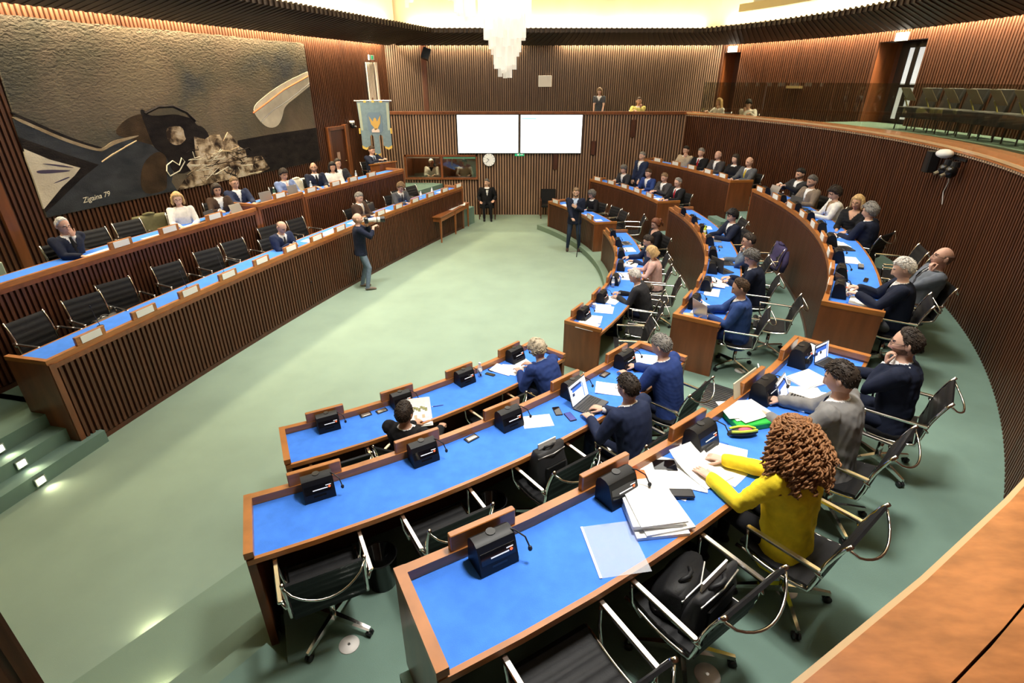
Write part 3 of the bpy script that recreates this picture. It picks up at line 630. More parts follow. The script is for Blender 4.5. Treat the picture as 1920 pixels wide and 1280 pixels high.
for c, d in (((-1.235, 0, .35), (.06, .10, .82)), ((1.235, 0, .35), (.06, .10, .82)), ((.015, 0, .35), (.07, .10, .72)), ((0, 0, .73), (2.5, .10, .06)), ((0, -.02, -.03), (2.54, .16, .06))): mb.box(c, d)
mb.obj('window_frame', 'panel', wn)
for x in (-.61, .64): MB().box((x, .02, .35), (1.16, .01, .70)).obj('pane', 'balustrade_glass', wn)
MB().box((.64, -.01, .655), (1.1, .012, .05)).obj('blind', mat('blind', (.10, .30, .20), .6), wn)
MB().box((-.61, -.01, .665), (1.1, .012, .035)).obj('blind', mat('blind2', (.30, .22, .15), .6), wn)
for i, (x, z, y, la) in enumerate(((.26, 2.02, YF - .05, 'small green exit sign below the two wall screens'),)):
    e = thing('exit_sign', la, 'exit sign', (x, y, z), 0); MB().box((0, 0, .05), (.32, .03, .10)).obj('housing', 'green_sign', e); MB().box((-.05, -.018, .05), (.06, .006, .06)).obj('running_figure', 'white_print', e); MB().box((.07, -.018, .05), (.09, .006, .03)).obj('arrow', 'white_print', e)
for i, (x, z, h) in enumerate(((1.5, 1.83, .52), (2.78, 2.28, .45), (4.08, 2.9, .55))):
    tag(MB().rbox((x, YF - .065, z), (.16, .05, h), .01).obj('loudspeaker_panel', 'panel_dark'), ['narrow brown loudspeaker panel below the right screen corner', 'narrow brown loudspeaker panel right of the screens', 'narrow brown loudspeaker panel near the far right corner'][i], 'loudspeaker', 'loudspeaker panels on the far wall')
tag(MB().rbox((1.16, YU - .06, 4.33), (.46, .04, .36), .01).obj('wall_plate', mat('plate', (.72, .68, .64), .5)), 'pale square access plate on the upper far wall', 'wall plate')
t = thing('wall_loudspeaker', 'black tilted loudspeaker hung under the far cornice', 'loudspeaker', (-2.92, YU - .35, 5.16)); MB().box((0, 0, 0), (.26, .2, .34), 0, Matrix.Rotation(R(20), 4, 'Y') @ Matrix.Rotation(R(-15), 4, 'X')).obj('cabinet', 'black', t); MB().tube([(0, .05, .1), (0, .1, .32)], .02, 6).obj('bracket', 'black', t)
# ================================================================== left wall fixtures
az = math.atan2(-LWD[1], -LWD[0])          # local +x runs towards the far end, local -y faces the hall
dr2 = bpy.data.objects.new('door_2', None); COL.objects.link(dr2); dr2.location = (*lwp(3.5, .05), 1.12); dr2.rotation_euler = (0, 0, az); dr2['kind'] = 'structure'; dr2['label'] = 'dark recessed wooden door in the left wall'
MB().box((0, -.01, .93), (.75, .05, 1.86)).obj('door_leaf', 'panel_dark', dr2)
mb = MB()
for c, d in (((-.42, -.03, .97), (.10, .12, 1.94)), ((.45, -.05, 1.0), (.16, .16, 2.0)), ((0, -.03, 1.92), (.95, .12, .10))): mb.box(c, d)
mb.obj('door_frame', 'panel', dr2); MB().box((-.05, -.045, 1.12), (.14, .02, .22)).obj('notice', mat('notice', (.55, .35, .25), .6), dr2); MB().tube([(.28, -.05, .95), (.28, -.09, .95), (.2, -.09, .95)], .012, 6).obj('handle', 'chrome', dr2)
w2 = bpy.data.objects.new('window_2', None); COL.objects.link(w2); w2.location = (*lwp(1.08, .05), 3.45); w2.rotation_euler = (0, 0, az); w2['kind'] = 'structure'; w2['label'] = 'tall narrow slatted opening in the left wall, open leaf beside it'
MB().box((0, .0, .72), (.72, .04, 1.46)).obj('recess', 'black', w2)
for k in range(5): MB().box((-.30 + .09 * k, -.035, .72), (.045, .04, 1.44)).obj('slat', mat('white_slat', (.78, .66, .56), .5), w2)
MB().box((.24, -.05, .72), (.11, .06, 1.46)).obj('open_leaf', 'white_slat', w2)
e = thing('exit_sign', 'small exit sign above the slatted opening in the left wall', 'exit sign', (*lwp(1.1, .12), 4.95), az); MB().box((0, 0, .08), (.30, .05, .15)).obj('housing', 'white', e); MB().box((.02, -.028, .08), (.10, .008, .10)).obj('running_figure', 'green_sign', e)
t = thing('dome_camera', 'black and white remote camera on the left wall beside the banner', 'camera', (*lwp(2.62, .10), 3.0), az)
MB().lathe([(0, .20), (.08, .20), (.085, .15), (.07, .12), (0, .12)], 14).obj('mount', 'white', t, True); MB().sphere((0, -.02, .06), .085, .085, .09, 14, 10).obj('head', 'black_gloss', t, True); MB().tube([(0, -.08, .03), (.02, -.13, .01)], .035, 10).obj('lens', 'black', t)
tag(MB().sphere((*lwp(2.05, .09), 2.45), .035, .035, .035, 10, 8).obj('wall_button', 'white', smooth=True), 'small round white button on the left wall', 'button')
# small ceiling spots set in the left cornice
for i, s in enumerate((7.2, 5.6, 5.1, 3.1, 1.9, .7)):
    off = 1.0; zz = ZC + .16; p = lwp(s, off)
    t = thing('ceiling_spot', 'tiny round spotlight in the left cornice, %s from the left' % ORD[i], 'spotlight', (*p, zz), 0, 'spotlights in the left cornice')
    MB().lathe([(0, .05), (.05, .05), (.055, -.02), (.04, -.03), (0, -.03)], 12).obj('housing', 'chrome', t, True); MB().lathe([(0, -.028), (.035, -.028), (.034, -.034), (0, -.034)], 12).obj('lens', 'lit', t)
# ================================================================== banner
t = thing('banner', 'pale blue banner with a golden eagle and three fringed tails beside the lectern', 'banner', (-4.36, 18.3, 1.12), R(4))
mat('banner_cloth', (.15, .215, .255), .8, noise=.12, scale=9); mat('banner_trim', (.34, .38, .30), .8); mat('gold', (.62, .42, .09), .6); mat('eagle', (.50, .30, .07), .7); mat('shield', (.12, .18, .25), .8)
prof = [(-.50, 2.63), (.50, 2.63), (.47, 1.85), (.47, 1.32), (.36, 1.26), (.20, 1.34), (.20, 1.62), (.14, 1.68), (.09, 1.62), (.09, 1.10), (.0, 1.05), (-.09, 1.10), (-.09, 1.62), (-.14, 1.68), (-.20, 1.62), (-.20, 1.34), (-.36, 1.26), (-.47, 1.32), (-.47, 1.85)]
def flat(pts, y0, y1):
    a = [(x, y0, z) for x, z in pts]; b = [(x, y1, z) for x, z in pts]
    ar = sum(pts[i][0] * pts[(i + 1) % len(pts)][1] - pts[(i + 1) % len(pts)][0] * pts[i][1] for i in range(len(pts)))
    if ar < 0: a.reverse(); b.reverse()
    return MB().loft([b, a]) if False else MB().loft([a, b]).xf(Matrix.Identity(4))
def fl(name, pts, m, y0, y1, par):
    mb = MB(); q = list(pts)
    if sum(q[i][0] * q[(i + 1) % len(q)][1] - q[(i + 1) % len(q)][0] * q[i][1] for i in range(len(q))) < 0: q.reverse()
    mb.loft([[(x, y1, z) for x, z in q], [(x, y0, z) for x, z in q]]); return mb.obj(name, m, par)
cl = fl('cloth', prof, 'banner_cloth', -.01, .01, t)
fl('border', [(-.48, 2.60), (-.40, 2.60), (-.385, 1.8), (-.46, 1.8)], 'banner_trim', -.016, -.008, cl); fl('border', [(.48, 2.60), (.40, 2.60), (.385, 1.8), (.46, 1.8)], 'banner_trim', -.016, -.008, cl)
sh = fl('shield', [(-.23, 2.25), (-.17, 2.33), (.17, 2.33), (.23, 2.25), (.23, 1.80), (.17, 1.72), (-.17, 1.72), (-.23, 1.80)], 'shield', -.018, -.008, cl)
fl('eagle', [(-.17, 2.22), (-.06, 2.06), (-.03, 2.14), (.02, 2.18), (.05, 2.13), (.07, 2.06), (.19, 2.24), (.17, 2.02), (.10, 1.90), (.07, 1.84), (-.02, 1.80), (-.05, 1.90), (-.12, 1.98)], 'eagle', -.026, -.016, sh)
fl('tower', [(-.12, 1.74), (-.12, 1.82), (-.06, 1.86), (.06, 1.86), (.12, 1.82), (.12, 1.74)], mat('tower', (.6, .48, .42), .8), -.026, -.016, sh)
for a, b in ((-.36, 1.26), (.36, 1.26), (0, 1.05)):
    w = .115 if a else .09; fl('fringe', [(a - w, b + .06 + (.03 if a < 0 else 0)), (a, b + .02), (a + w, b + .06 + (.03 if a > 0 else 0)), (a + w, b), (a, b - .05), (a - w, b)], 'gold', -.016, .014, cl)
for x in (-.50, .49): MB().tube([(x, -.01, 1.86), (x, -.01, 1.70)], .03, 8).obj('tassel', 'gold', t)
MB().tube([(-.58, 0, 2.66), (.58, 0, 2.66)], .02, 8).obj('crossbar', 'alu', t); MB().tube([(0, .04, 0), (0, .04, 2.75)], .018, 8).obj('pole', 'panel_dark', t); MB().lathe([(0, 0), (.18, 0), (.18, .02), (.03, .06), (0, .06)], 14, (0, .04, 0)).obj('foot', 'panel_dark', t)
for x in (-.25, 0, .25): MB().box((x, -.005, 2.64), (.08, .03, .06)).obj('loop', 'gold', t)
# ================================================================== chandelier
def crystal(name, e, al):
    m = bpy.data.materials.new(name); m.use_nodes = True; nt = m.node_tree; out = nt.nodes['Material Output']; b = nt.nodes['Principled BSDF']
    b.inputs['Base Color'].default_value = (.9, .86, .8, 1); b.inputs['Roughness'].default_value = .12; b.inputs['Emission Color'].default_value = (1, .93, .8, 1); b.inputs['Emission Strength'].default_value = e
    tr = nt.nodes.new('ShaderNodeBsdfTransparent'); mx = nt.nodes.new('ShaderNodeMixShader'); mx.inputs[0].default_value = al
    nt.links.new(tr.outputs[0], mx.inputs[1]); nt.links.new(b.outputs[0], mx.inputs[2]); nt.links.new(mx.outputs[0], out.inputs['Surface']); MATS[name] = m
crystal('crystal_lit', 1.5, .7); crystal('crystal', .28, .55)
random.seed(11)
def chandelier(loc, rings, tip, label, slope):
    t = thing('chandelier', label, 'chandelier', (*loc, tip), 0, 'crystal chandeliers')
    MB().lathe([(0, 2.6), (rings[-1][0] + .1, 2.6), (rings[-1][0] + .1, 2.7), (.05, 2.75), (.05, 3.5), (0, 3.5)], 16).obj('ceiling_mount', 'chrome', t)
    for r, n in rings:
        for k in range(n):
            a = 2 * PI * (k + .5 * (n % 2)) / n + r; zb = 1.05 * (r / .43) ** 1.7 * slope + random.uniform(-.05, .12); zt = min(2.6, zb + random.uniform(1.3, 1.6)); x, y = r * math.cos(a), r * math.sin(a)
            w = .072; up = zb + .42 if r < .3 else zb
            MB().box((x, y, (zb + zt) / 2), (w, w, zt - zb), a).obj('glass_rod', 'crystal' if zb < .75 else 'crystal_lit', t)
            if zb < .5: MB().box((x, y, (zb + .75 + 2.5) / 2), (w * 1.06, w * 1.06, 2.5 - zb - .75), a).obj('lit_rod', 'crystal_lit', t)
    lamp('chandelier_lamp', 'POINT', (loc[0], loc[1], tip + 1.2), 160, (1, .92, .78), .25)
    return t
chandelier((-.12, 10.3), [(.0, 1), (.085, 5), (.16, 10), (.24, 14), (.32, 18), (.40, 22), (.48, 24)], 4.36, 'long cascading crystal chandelier hanging in the middle of the hall', 1.0)
chandelier((-.86, 11.4), [(.06, 3), (.16, 7), (.28, 10), (.42, 13)], 5.22, 'shorter crystal chandelier behind the long one', .9)
chandelier((-2.15, 13.2), [(.06, 3), (.16, 6), (.28, 9)], 5.72, 'small crystal chandelier at the left, nearest the left cornice', .9)
# ================================================================== gallery and right wall fixtures
p = pol(RW - .18, -15.3); rz = R(-15.3) + PI / 2
t = thing('camera_cluster', 'cluster of black remote cameras with a white dome below the gallery ledge', 'camera', (p[0], p[1], 3.13), rz)
MB().box((0, -.12, .12), (.9, .04, .04)).obj('rail', 'black', t); MB().sphere((.0, .02, .17), .15, .12, .07, 16, 8).obj('white_dome', 'white', t, True)
for x in (-.42, -.18):
    MB().lathe([(0, .1), (.06, .1), (.065, .02), (0, .02)], 12, (x, 0, 0)).obj('camera_base', 'black', t); MB().sphere((x, .03, -.05), .085, .085, .1, 12, 8).obj('camera_head', 'black_gloss', t, True); MB().tube([(x, .1, -.09), (x, .15, -.12)], .03, 8).obj('lens', 'alu', t)
MB().rbox((.38, .02, .0), (.2, .16, .34), .02).obj('loudspeaker', 'black', t); MB().tube([(-.05, -.1, 0), (-.1, -.12, -.25), (-.02, -.13, -.42), (-.12, -.13, -.6)], .006, 5).obj('cable', 'white', t)
q = pol(RU - .06, 19.9); tag(MB().box((*q, 4.17), (.62, .02, .07), R(19.9) + PI / 2).obj('yellow_strip', mat('dull_gold', (.7, .55, .28), .4, metal=.6)), 'narrow yellowish strip on the curved gallery wall', 'yellow_strip')  # thin yellowish slab on the gallery wall
mat('tablet', (.20, .17, .11), .5); mat('seat_dark', (.018, .020, .022), .6)
gc = None
for i in range(7):
    th = 1.2 - 2.5 * i; p = pol(15.25, th); la = 'dark gallery chair with a tilted writing tablet, %s from the glazed door' % ORD[i]
    if gc is None:
        gc = thing('tablet_chair', la, 'chair', (*p, 3.36), R(th) + PI / 2, 'gallery chairs with tablets')
        MB().rbox((0, 0, .36), (.50, .46, .22), .02).obj('seat', 'seat_dark', gc); b = MB(); b.rbox((0, 0, .18), (.50, .08, .50), .02); b.xf(Matrix.Translation((0, -.22, .42)) @ Matrix.Rotation(R(10), 4, 'X')).obj('backrest', 'seat_dark', gc)
        for x in (-.2, .2):
            for y in (-.2, .2): MB().tube([(x, y, 0), (x, y, .42)], .014, 6).obj('leg', 'black', gc)
        b = MB(); b.rbox((0, 0, 0), (.30, .34, .02), .02); b.xf(Matrix.Translation((.1, .16, .72)) @ Matrix.Rotation(R(50), 4, 'X')).obj('writing_tablet', 'tablet', gc); MB().tube([(.24, .0, .45), (.25, .12, .66)], .014, 6).obj('tablet_arm', mat('olive', (.22, .20, .05), .5), gc)
    else: dup(gc, (*p, 3.36), R(th) + PI / 2, la, 'gallery chairs with tablets')
# ================================================================== people
mat('eye', (.02, .014, .012), .3); mat('lip', (.42, .16, .13), .5)
def skinmat(i):
    base = [(.60, .36, .26), (.52, .29, .19), (.66, .42, .32), (.60, .35, .26), (.44, .25, .17)][i]
    return mat('skin%d' % i, base, .55, noise=.07, scale=14, spec=.35)
def cloth(name, col, n=.12): return mat('cloth_' + name, col, .85, noise=n, scale=16, bump=.12, bscale=180, spec=.2)
def hairmat(name, col): return mat('hair_' + name, col, .6, noise=.35, scale=45, stretch=(1, 1, .35), bump=.25, bscale=110, spec=.35)
for n, c in dict(navy=(.018, .026, .062), navy2=(.012, .016, .034), blue=(.028, .062, .20), royal=(.022, .045, .17), lightblue=(.17, .23, .42), black=(.010, .010, .012), charcoal=(.030, .030, .034), grey=(.20, .195, .19), greyblue=(.105, .135, .185), steel=(.12, .135, .16), brown=(.055, .032, .022), taupe=(.20, .155, .12), beige=(.46, .37, .26), white=(.74, .72, .68), cream=(.74, .68, .54), pink=(.72, .46, .40), yellow=(.86, .66, .03), palelemon=(.70, .62, .20), jeans=(.16, .21, .28), dkjeans=(.025, .040, .075), shirtwhite=(.78, .78, .78), shirtblue=(.42, .52, .68), darkgrey=(.045, .042, .045), purple=(.05, .04, .10), tan=(.33, .22, .13), slategrey=(.085, .09, .10)).items(): cloth(n, c)
for n, c in dict(black=(.014, .011, .010), dark=(.028, .018, .012), brown=(.065, .036, .018), grey=(.20, .185, .165), white=(.62, .59, .55), blond=(.52, .34, .15), auburn=(.16, .055, .025), curlyblond=(.46, .39, .28), salt=(.12, .11, .10), ltbrown=(.20, .125, .065), curl=(.27, .12, .045)).items(): hairmat(n, c)
def dirv(a): return np.array((0., math.sin(R(a)), math.cos(R(a))))
def ik(S, T, a, b, pole):
    S, T, pole = map(lambda q: np.array(q, float), (S, T, pole)); d = T - S; L = np.linalg.norm(d)
    if L > (a + b) * .995: T = S + d / L * (a + b) * .995; d = T - S; L = np.linalg.norm(d)
    L = max(L, abs(a - b) + .02); u = d / np.linalg.norm(d); x = (a * a - b * b + L * L) / (2 * L); h = math.sqrt(max(0, a * a - x * x)); p = pole - u * (pole @ u); p /= np.linalg.norm(p) + 1e-9
    return S + u * x + p * h, T
# ---- head
def head_geo(nl, nm, female, beard):
    v = []; lon = []; 
    for i in range(nl):
        f = 2 * i / nl - 1; lon.append(PI * (f * .55 + .45 * f ** 3 * 1.0))          # denser near the face
    th = np.linspace(0, PI, nm + 1)
    V = np.zeros((nm + 1, nl, 3))
    for a in range(nm + 1):
        for i in range(nl):
            st = math.sin(th[a]); V[a, i] = (st * math.sin(lon[i]), st * math.cos(lon[i]), math.cos(th[a]))
    x, y, z = V[..., 0] * (.074 if not female else .070), V[..., 1] * .094, V[..., 2] * .116
    low = np.clip(-z / .116, 0, 1); fr = np.clip(y / .094, 0, 1); bk = np.clip(-y / .094, 0, 1)
    x = x * (1 - (.22 if not female else .30) * low ** 1.6) * (1 + .03 * np.exp(-((z - .02) / .05) ** 2))
    y = y + bk * low * .030 + .012 * low * fr - .006 * np.clip(z / .116, 0, 1) ** 2 * fr
    y = y + bk * (-.008) * np.exp(-((z - .03) / .05) ** 2)
    f2 = np.clip(V[..., 1] * 1.6, 0, 1); ax = np.abs(x); d = np.zeros_like(y)
    nz = np.clip((.036 - z) / .062, 0, 1) * (z > -.034) + (z <= -.034) * np.clip(1 - (-.034 - z) / .010, 0, 1)
    d += .025 * np.exp(-(x / (.0085 + .006 * nz)) ** 2) * nz
    d += .006 * np.exp(-((z - .036) / .010) ** 2) * np.exp(-((ax - .028) / .025) ** 2)
    d -= .011 * np.exp(-(((ax - .031) / .014) ** 2 + ((z - .018) / .010) ** 2))
    d += .004 * np.exp(-(((ax - .040) / .016) ** 2 + ((z + .018) / .018) ** 2))
    d += .006 * np.exp(-((x / .024) ** 2 + ((z + .060) / .011) ** 2)) - .004 * np.exp(-((x / .02) ** 2 + ((z + .061) / .0025) ** 2)) - .004 * np.exp(-((x / .02) ** 2 + ((z + .078) / .007) ** 2))
    d += .010 * np.exp(-((x / .022) ** 2 + ((z + .098) / .014) ** 2))
    y = y + d * f2
    P = np.stack([x, y, z], -1).reshape(-1, 3); F = []; mi = []
    for a in range(nm):
        for i in range(nl):
            j = (i + 1) % nl; q = (a * nl + i, a * nl + j, (a + 1) * nl + j, (a + 1) * nl + i); c = P[list(q)].mean(0)
            F.append(q); m = 0
            if c[1] > .03:
                A = abs(c[0])
                if abs(A - .031) < .0125 and abs(c[2] - .017) < .0048: m = 3
                elif abs(A - .032) < .019 and abs(c[2] - .0375 + (A - .03) * .15) < .0045: m = 4
                elif A < .023 and abs(c[2] + .060) < .0065: m = 2
            if beard and m == 0 and c[2] < -.022 - (.03 if abs(c[0]) < .018 and c[2] > -.045 and c[1] > .09 else 0) and c[1] > -.012 and not (abs(c[0]) < .03 and -.036 < c[2]): m = 5
            mi.append(m)
    F = [tuple(reversed(q)) for q in F]
    for s in (-1, 1):   # ears
        e = MB().sphere((0, 0, 0), .011, .021, .033, 8, 6); k = len(P)
        ev = np.array(e.v); ev[:, 0] += ev[:, 1] * -.35 * s; ev += np.array((s * .077, -.010, -.002)); P = np.vstack([P, ev]); F += [tuple(i + k for i in q) for q in e.f]; mi += [0] * len(e.f)
    return P, F, mi
HCACHE = {}
def hair_geo(style, nl, nm, rng):
    """cap of hair following the skull; returns verts, faces"""
    if ('h', nl) not in HCACHE: HCACHE[('h', nl)] = head_geo(nl, nm, False, False)
    P, F, _ = HCACHE[('h', nl)]; n = nl * (nm + 1); P = P[:n]; F = F[:nl * nm]
    d = P / np.linalg.norm(P, axis=1)[:, None]; ang = np.degrees(np.abs(np.arctan2(d[:, 0], d[:, 1]))); z = P[:, 2]
    xs = [0, 35, 62, 80, 100, 125, 180]
    hl = {'short': [.074, .070, .052, .022, .012, -.055, -.072], 'receding': [.098, .088, .075, .020, -.012, -.06, -.072], 'bald': [.3, .3, .3, .012, -.012, -.060, -.072], 'full': [.060, .058, .040, -.005, -.02, -.07, -.085], 'long': [.066, .064, .04, -.03, -.06, -.09, -.09]}[style]
    line = np.interp(ang, xs, hl); m = np.clip((z - line) / .014, 0, 1)
    if style == 'bald': m = m * np.clip((.050 - z) / .015, 0, 1) * (ang > 70)
    th = {'short': .013, 'receding': .010, 'bald': .006, 'full': .024, 'long': .016}[style]
    nse = rng.uniform(-1, 1, n) * .18 * th
    top = 1 + .35 * np.clip(z / .116, 0, 1)
    Q = P + d * (m * (th * top + nse) - (1 - m) * .006)[:, None]
    keep = [q for q in F if max(m[list(q)]) > 0]
    return Q, keep
def shell_hair(length, open_ang, rng, flare=1.0, n=26, rows=9, thick=.028, wav=.006):
    mb = MB(); rings = []
    for i in range(rows + 1):
        f = i / rows; zz = .095 - f * (length + .095); w = (.078 + .020 * math.sin(min(1, f * 1.6) * PI / 2)) * (1 + (flare - 1) * f); dp = (.096 + .012 * f) * (1 + (flare - 1) * f * .6); r = []
        if f == 0: w *= .62; dp *= .62
        for side in (0, 1):
            rngp = range(n + 1) if side == 0 else range(n, -1, -1)
            for k in rngp:
                a = open_ang + (2 * PI - 2 * open_ang) * k / n; kk = 1 - (thick / .09 if side else 0)
                wv = 1 + (rng.uniform(-1, 1) * wav / .09 if side == 0 else 0) + .03 * math.sin(k * 2.3 + i * .4) * (side == 0)
                r.append((w * kk * wv * math.sin(a), dp * kk * wv * math.cos(a) - .004, zz - (.012 * math.sin(k * 1.7) if i == rows else 0)))
        rings.append(r)
    mb.loft(rings); return mb
# ---- hands, grown as one surface in a few poses
def hand_src(curl, spread, thumb_in):
    mb = MB()
    def el(y, w, t, z=0.): return [(w * math.cos(2 * PI * j / 10), y, z + t * math.sin(2 * PI * j / 10)) for j in range(10)]
    mb.loft([list(reversed(q)) for q in [el(-.05, .026, .021), el(0, .028, .020), el(.03, .037, .019), el(.07, .042, .016), el(.095, .040, .013, -.002)]])
    for k, (x, L, sp) in enumerate(((-.031, .074, -.11), (-.0105, .083, -.03), (.0105, .078, .05), (.030, .060, .14))):
        a = 6.; p = np.array((x, .085, 0.)); pts = [p]; rad = [.0098]
        for sfrac, c in ((.45, .7), (.30, 1.0), (.25, .8)):
            a += curl * c; d = np.array((math.sin(sp * spread), math.cos(R(a)) * math.cos(sp * spread), -math.sin(R(a)))); p = p + d * L * sfrac; pts.append(p); rad.append(rad[-1] - .0007)
        pts.append(pts[-1] + (pts[-1] - pts[-2]) * .22); rad.append(.004)
        mb.tube(pts, rad, 8)
    p = np.array((-.026, .018, -.004)); pts = [p]; d = np.array((-.72 + .25 * thumb_in, .66, -.12 - .25 * thumb_in)); d /= np.linalg.norm(d); pts.append(p + d * .042); d2 = d + np.array((.40, .35, -.12 - .3 * thumb_in)); d2 /= np.linalg.norm(d2); pts.append(pts[-1] + d2 * .032); pts.append(pts[-1] + d2 * .026); pts.append(pts[-1] + d2 * .006)
    mb.tube(pts, [.014, .0125, .011, .0095, .004], 8)
    return mb
def tmp_obj(mb, voxel, smooth_it, fac=.5):
    o = bpy.data.objects.new('tmp', mb.mesh('tmp', None)); COL.objects.link(o)
    r = o.modifiers.new('r', 'REMESH'); r.mode = 'VOXEL'; r.voxel_size = voxel; r.adaptivity = 0.
    if smooth_it: s = o.modifiers.new('s', 'SMOOTH'); s.factor = fac; s.iterations = smooth_it
    return o
def read_mesh(me):
    n = len(me.vertices); v = np.empty(n * 3); me.vertices.foreach_get('co', v); v = v.reshape(-1, 3)
    k = len(me.polygons); lt = np.empty(k, np.int32); me.polygons.foreach_get('loop_total', lt)
    li = np.empty(len(me.loops), np.int32); me.loops.foreach_get('vertex_index', li)
    return v, FA(li, lt)
class FA:   # faces as flat index array and counts
    def __init__(s, li, lt): s.li = np.asarray(li, np.int32); s.lt = np.asarray(lt, np.int32)
    @staticmethod
    def of(f):
        if isinstance(f, FA): return f
        return FA(np.array([i for q in f for i in q], np.int32), np.array([len(q) for q in f], np.int32))
    def start(s): return np.concatenate([[0], np.cumsum(s.lt)[:-1]]).astype(np.int32)
    def centers(s, V):
        fi = np.repeat(np.arange(len(s.lt)), s.lt); c = np.zeros((len(s.lt), 3)); 
        for a in range(3): c[:, a] = np.bincount(fi, V[s.li, a], len(s.lt))
        return c / s.lt[:, None]
    def shift(s, k): return FA(s.li + k, s.lt)
    def keep(s, m): return FA(s.li[np.repeat(m, s.lt)], s.lt[m])
    def flip(s):
        if (s.lt == 4).all(): return FA(s.li.reshape(-1, 4)[:, ::-1].ravel(), s.lt)
        o = []; p = 0
        for n in s.lt: o.append(s.li[p:p + n][::-1]); p += n
        return FA(np.concatenate(o), s.lt)
    def __len__(s): return len(s.lt)
def fcat(fs): fs = [FA.of(f) for f in fs]; return FA(np.concatenate([f.li for f in fs]), np.concatenate([f.lt for f in fs]))
HANDS = {}
HP = dict(flat=(7, 1.0, 0.), relaxed=(20, .8, .35), typing=(26, 1.0, .2), grip=(58, .3, 1.), point=(40, .4, .6))
_t = [(k, l, tmp_obj(hand_src(*HP[k]), vx, 2, .4)) for k in HP for l, vx in (('near', .0048), ('far', .009))]
SPECS = []
def person(label, loc, rz, lean=8, pitch=15, yaw=0, stand=False, twist=0, wl=None, wr=None, hl='relaxed', hr='relaxed', pl=None, pr=None, top='navy', style='jacket', shirt='shirtwhite', tie=None, legs='navy', shoes='black', skin=0, hair=('short', 'brown'), glasses=False, beard=False, female=False, lod='mid', sleeve=1., knees=None, feet=None, scale=1., group=None, hipy=-.05, roll=0, hdl=None, hdr=None, bald_shine=0, noleg=False, elbow_l=None, elbow_r=None, garment=None):
    SPECS.append(dict(locals()))
def pose(s):
    hip = np.array((0, s['hipy'], .53)) if not s['stand'] else np.array((0, 0, .95)); l = s['lean']
    chest = hip + .27 * dirv(l * .6); nb = chest + .24 * dirv(l); tw = R(s['twist']); hd = nb + .035 * dirv(l * .7) + .125 * dirv(s['pitch'] * .45)
    J = dict(hip=hip, chest=chest, neck=nb, head=hd); w = .170 if s['female'] else .200; cx = np.array((math.cos(tw), math.sin(tw), 0))
    base = nb - .050 * dirv(l) 
    J['sl'] = base - cx * w; J['sr'] = base + cx * w                # l is on -x, r on +x
    fw = np.array((-math.sin(tw), math.cos(tw), 0))
    for k, sg in (('l', -1), ('r', 1)):
        if s['w' + k] is not None and not s['stand'] and .765 <= s['w' + k][2] <= .835: s['w' + k] = (s['w' + k][0], s['w' + k][1], s['w' + k][2] - .022)
        T = s['w' + k] if s['w' + k] is not None else ((sg * .19, hip[1] + .40, .80) if not s['stand'] else (sg * .26, .04, .84))
        el = s['elbow_' + k] if s['elbow_' + k] is not None else (sg * .55, -.55, -.75)
        J['e' + k], J['w' + k] = ik(J['s' + k], T, .285, .25, el)
        hp = hip + np.array((sg * .09, .0, -.03))
        if s['stand']:
            ft = (s['feet'] or ((-.12, -.02), (.12, .02)))[0 if k == 'l' else 1]; F = np.array((ft[0], ft[1], .09)); J['k' + k], J['a' + k] = ik(hp, F, .43, .43, (sg * .05, 1, .0))
        else:
            kn = (s['knees'] or ((-.13, .42), (.13, .42)))[0 if k == 'l' else 1]; ft = (s['feet'] or ((-.13, .40), (.13, .40)))[0 if k == 'l' else 1]
            J['k' + k] = np.array((kn[0], kn[1] + hip[1] + .05 - .02, .53)); J['a' + k] = np.array((ft[0], ft[1], .09))
        J['h' + k] = hp
    return J
def ring(c, t, w, d, xdir, n=18):
    t = t / np.linalg.norm(t); x = xdir - t * (xdir @ t); x /= np.linalg.norm(x); y = np.cross(t, x)
    return [tuple(c + x * w * math.copysign(abs(math.cos(a)) ** .85, math.cos(a)) + y * d * math.copysign(abs(math.sin(a)) ** .85, math.sin(a))) for a in [2 * PI * j / n for j in range(n)]]
def limb(mb, pts, rad, n=10, flat=1.):
    out = []; rr = []
    for i in range(len(pts) - 1):
        for f in (0, .5): out.append(np.array(pts[i]) * (1 - f) + np.array(pts[i + 1]) * f); rr.append(rad[i] * (1 - f) + rad[i + 1] * f)
    out.append(np.array(pts[-1])); rr.append(rad[-1])
    d0 = out[0] - out[1]; d0 /= np.linalg.norm(d0) + 1e-9; d1 = out[-1] - out[-2]; d1 /= np.linalg.norm(d1) + 1e-9
    out = [out[0] + d0 * rr[0] * .8, out[0] + d0 * rr[0] * .5] + out + [out[-1] + d1 * rr[-1] * .5, out[-1] + d1 * rr[-1] * .8]
    rr = [rr[0] * .45, rr[0] * .85] + rr + [rr[-1] * .85, rr[-1] * .45]
    mb.tube([tuple(p) for p in out], rr, n, flat)
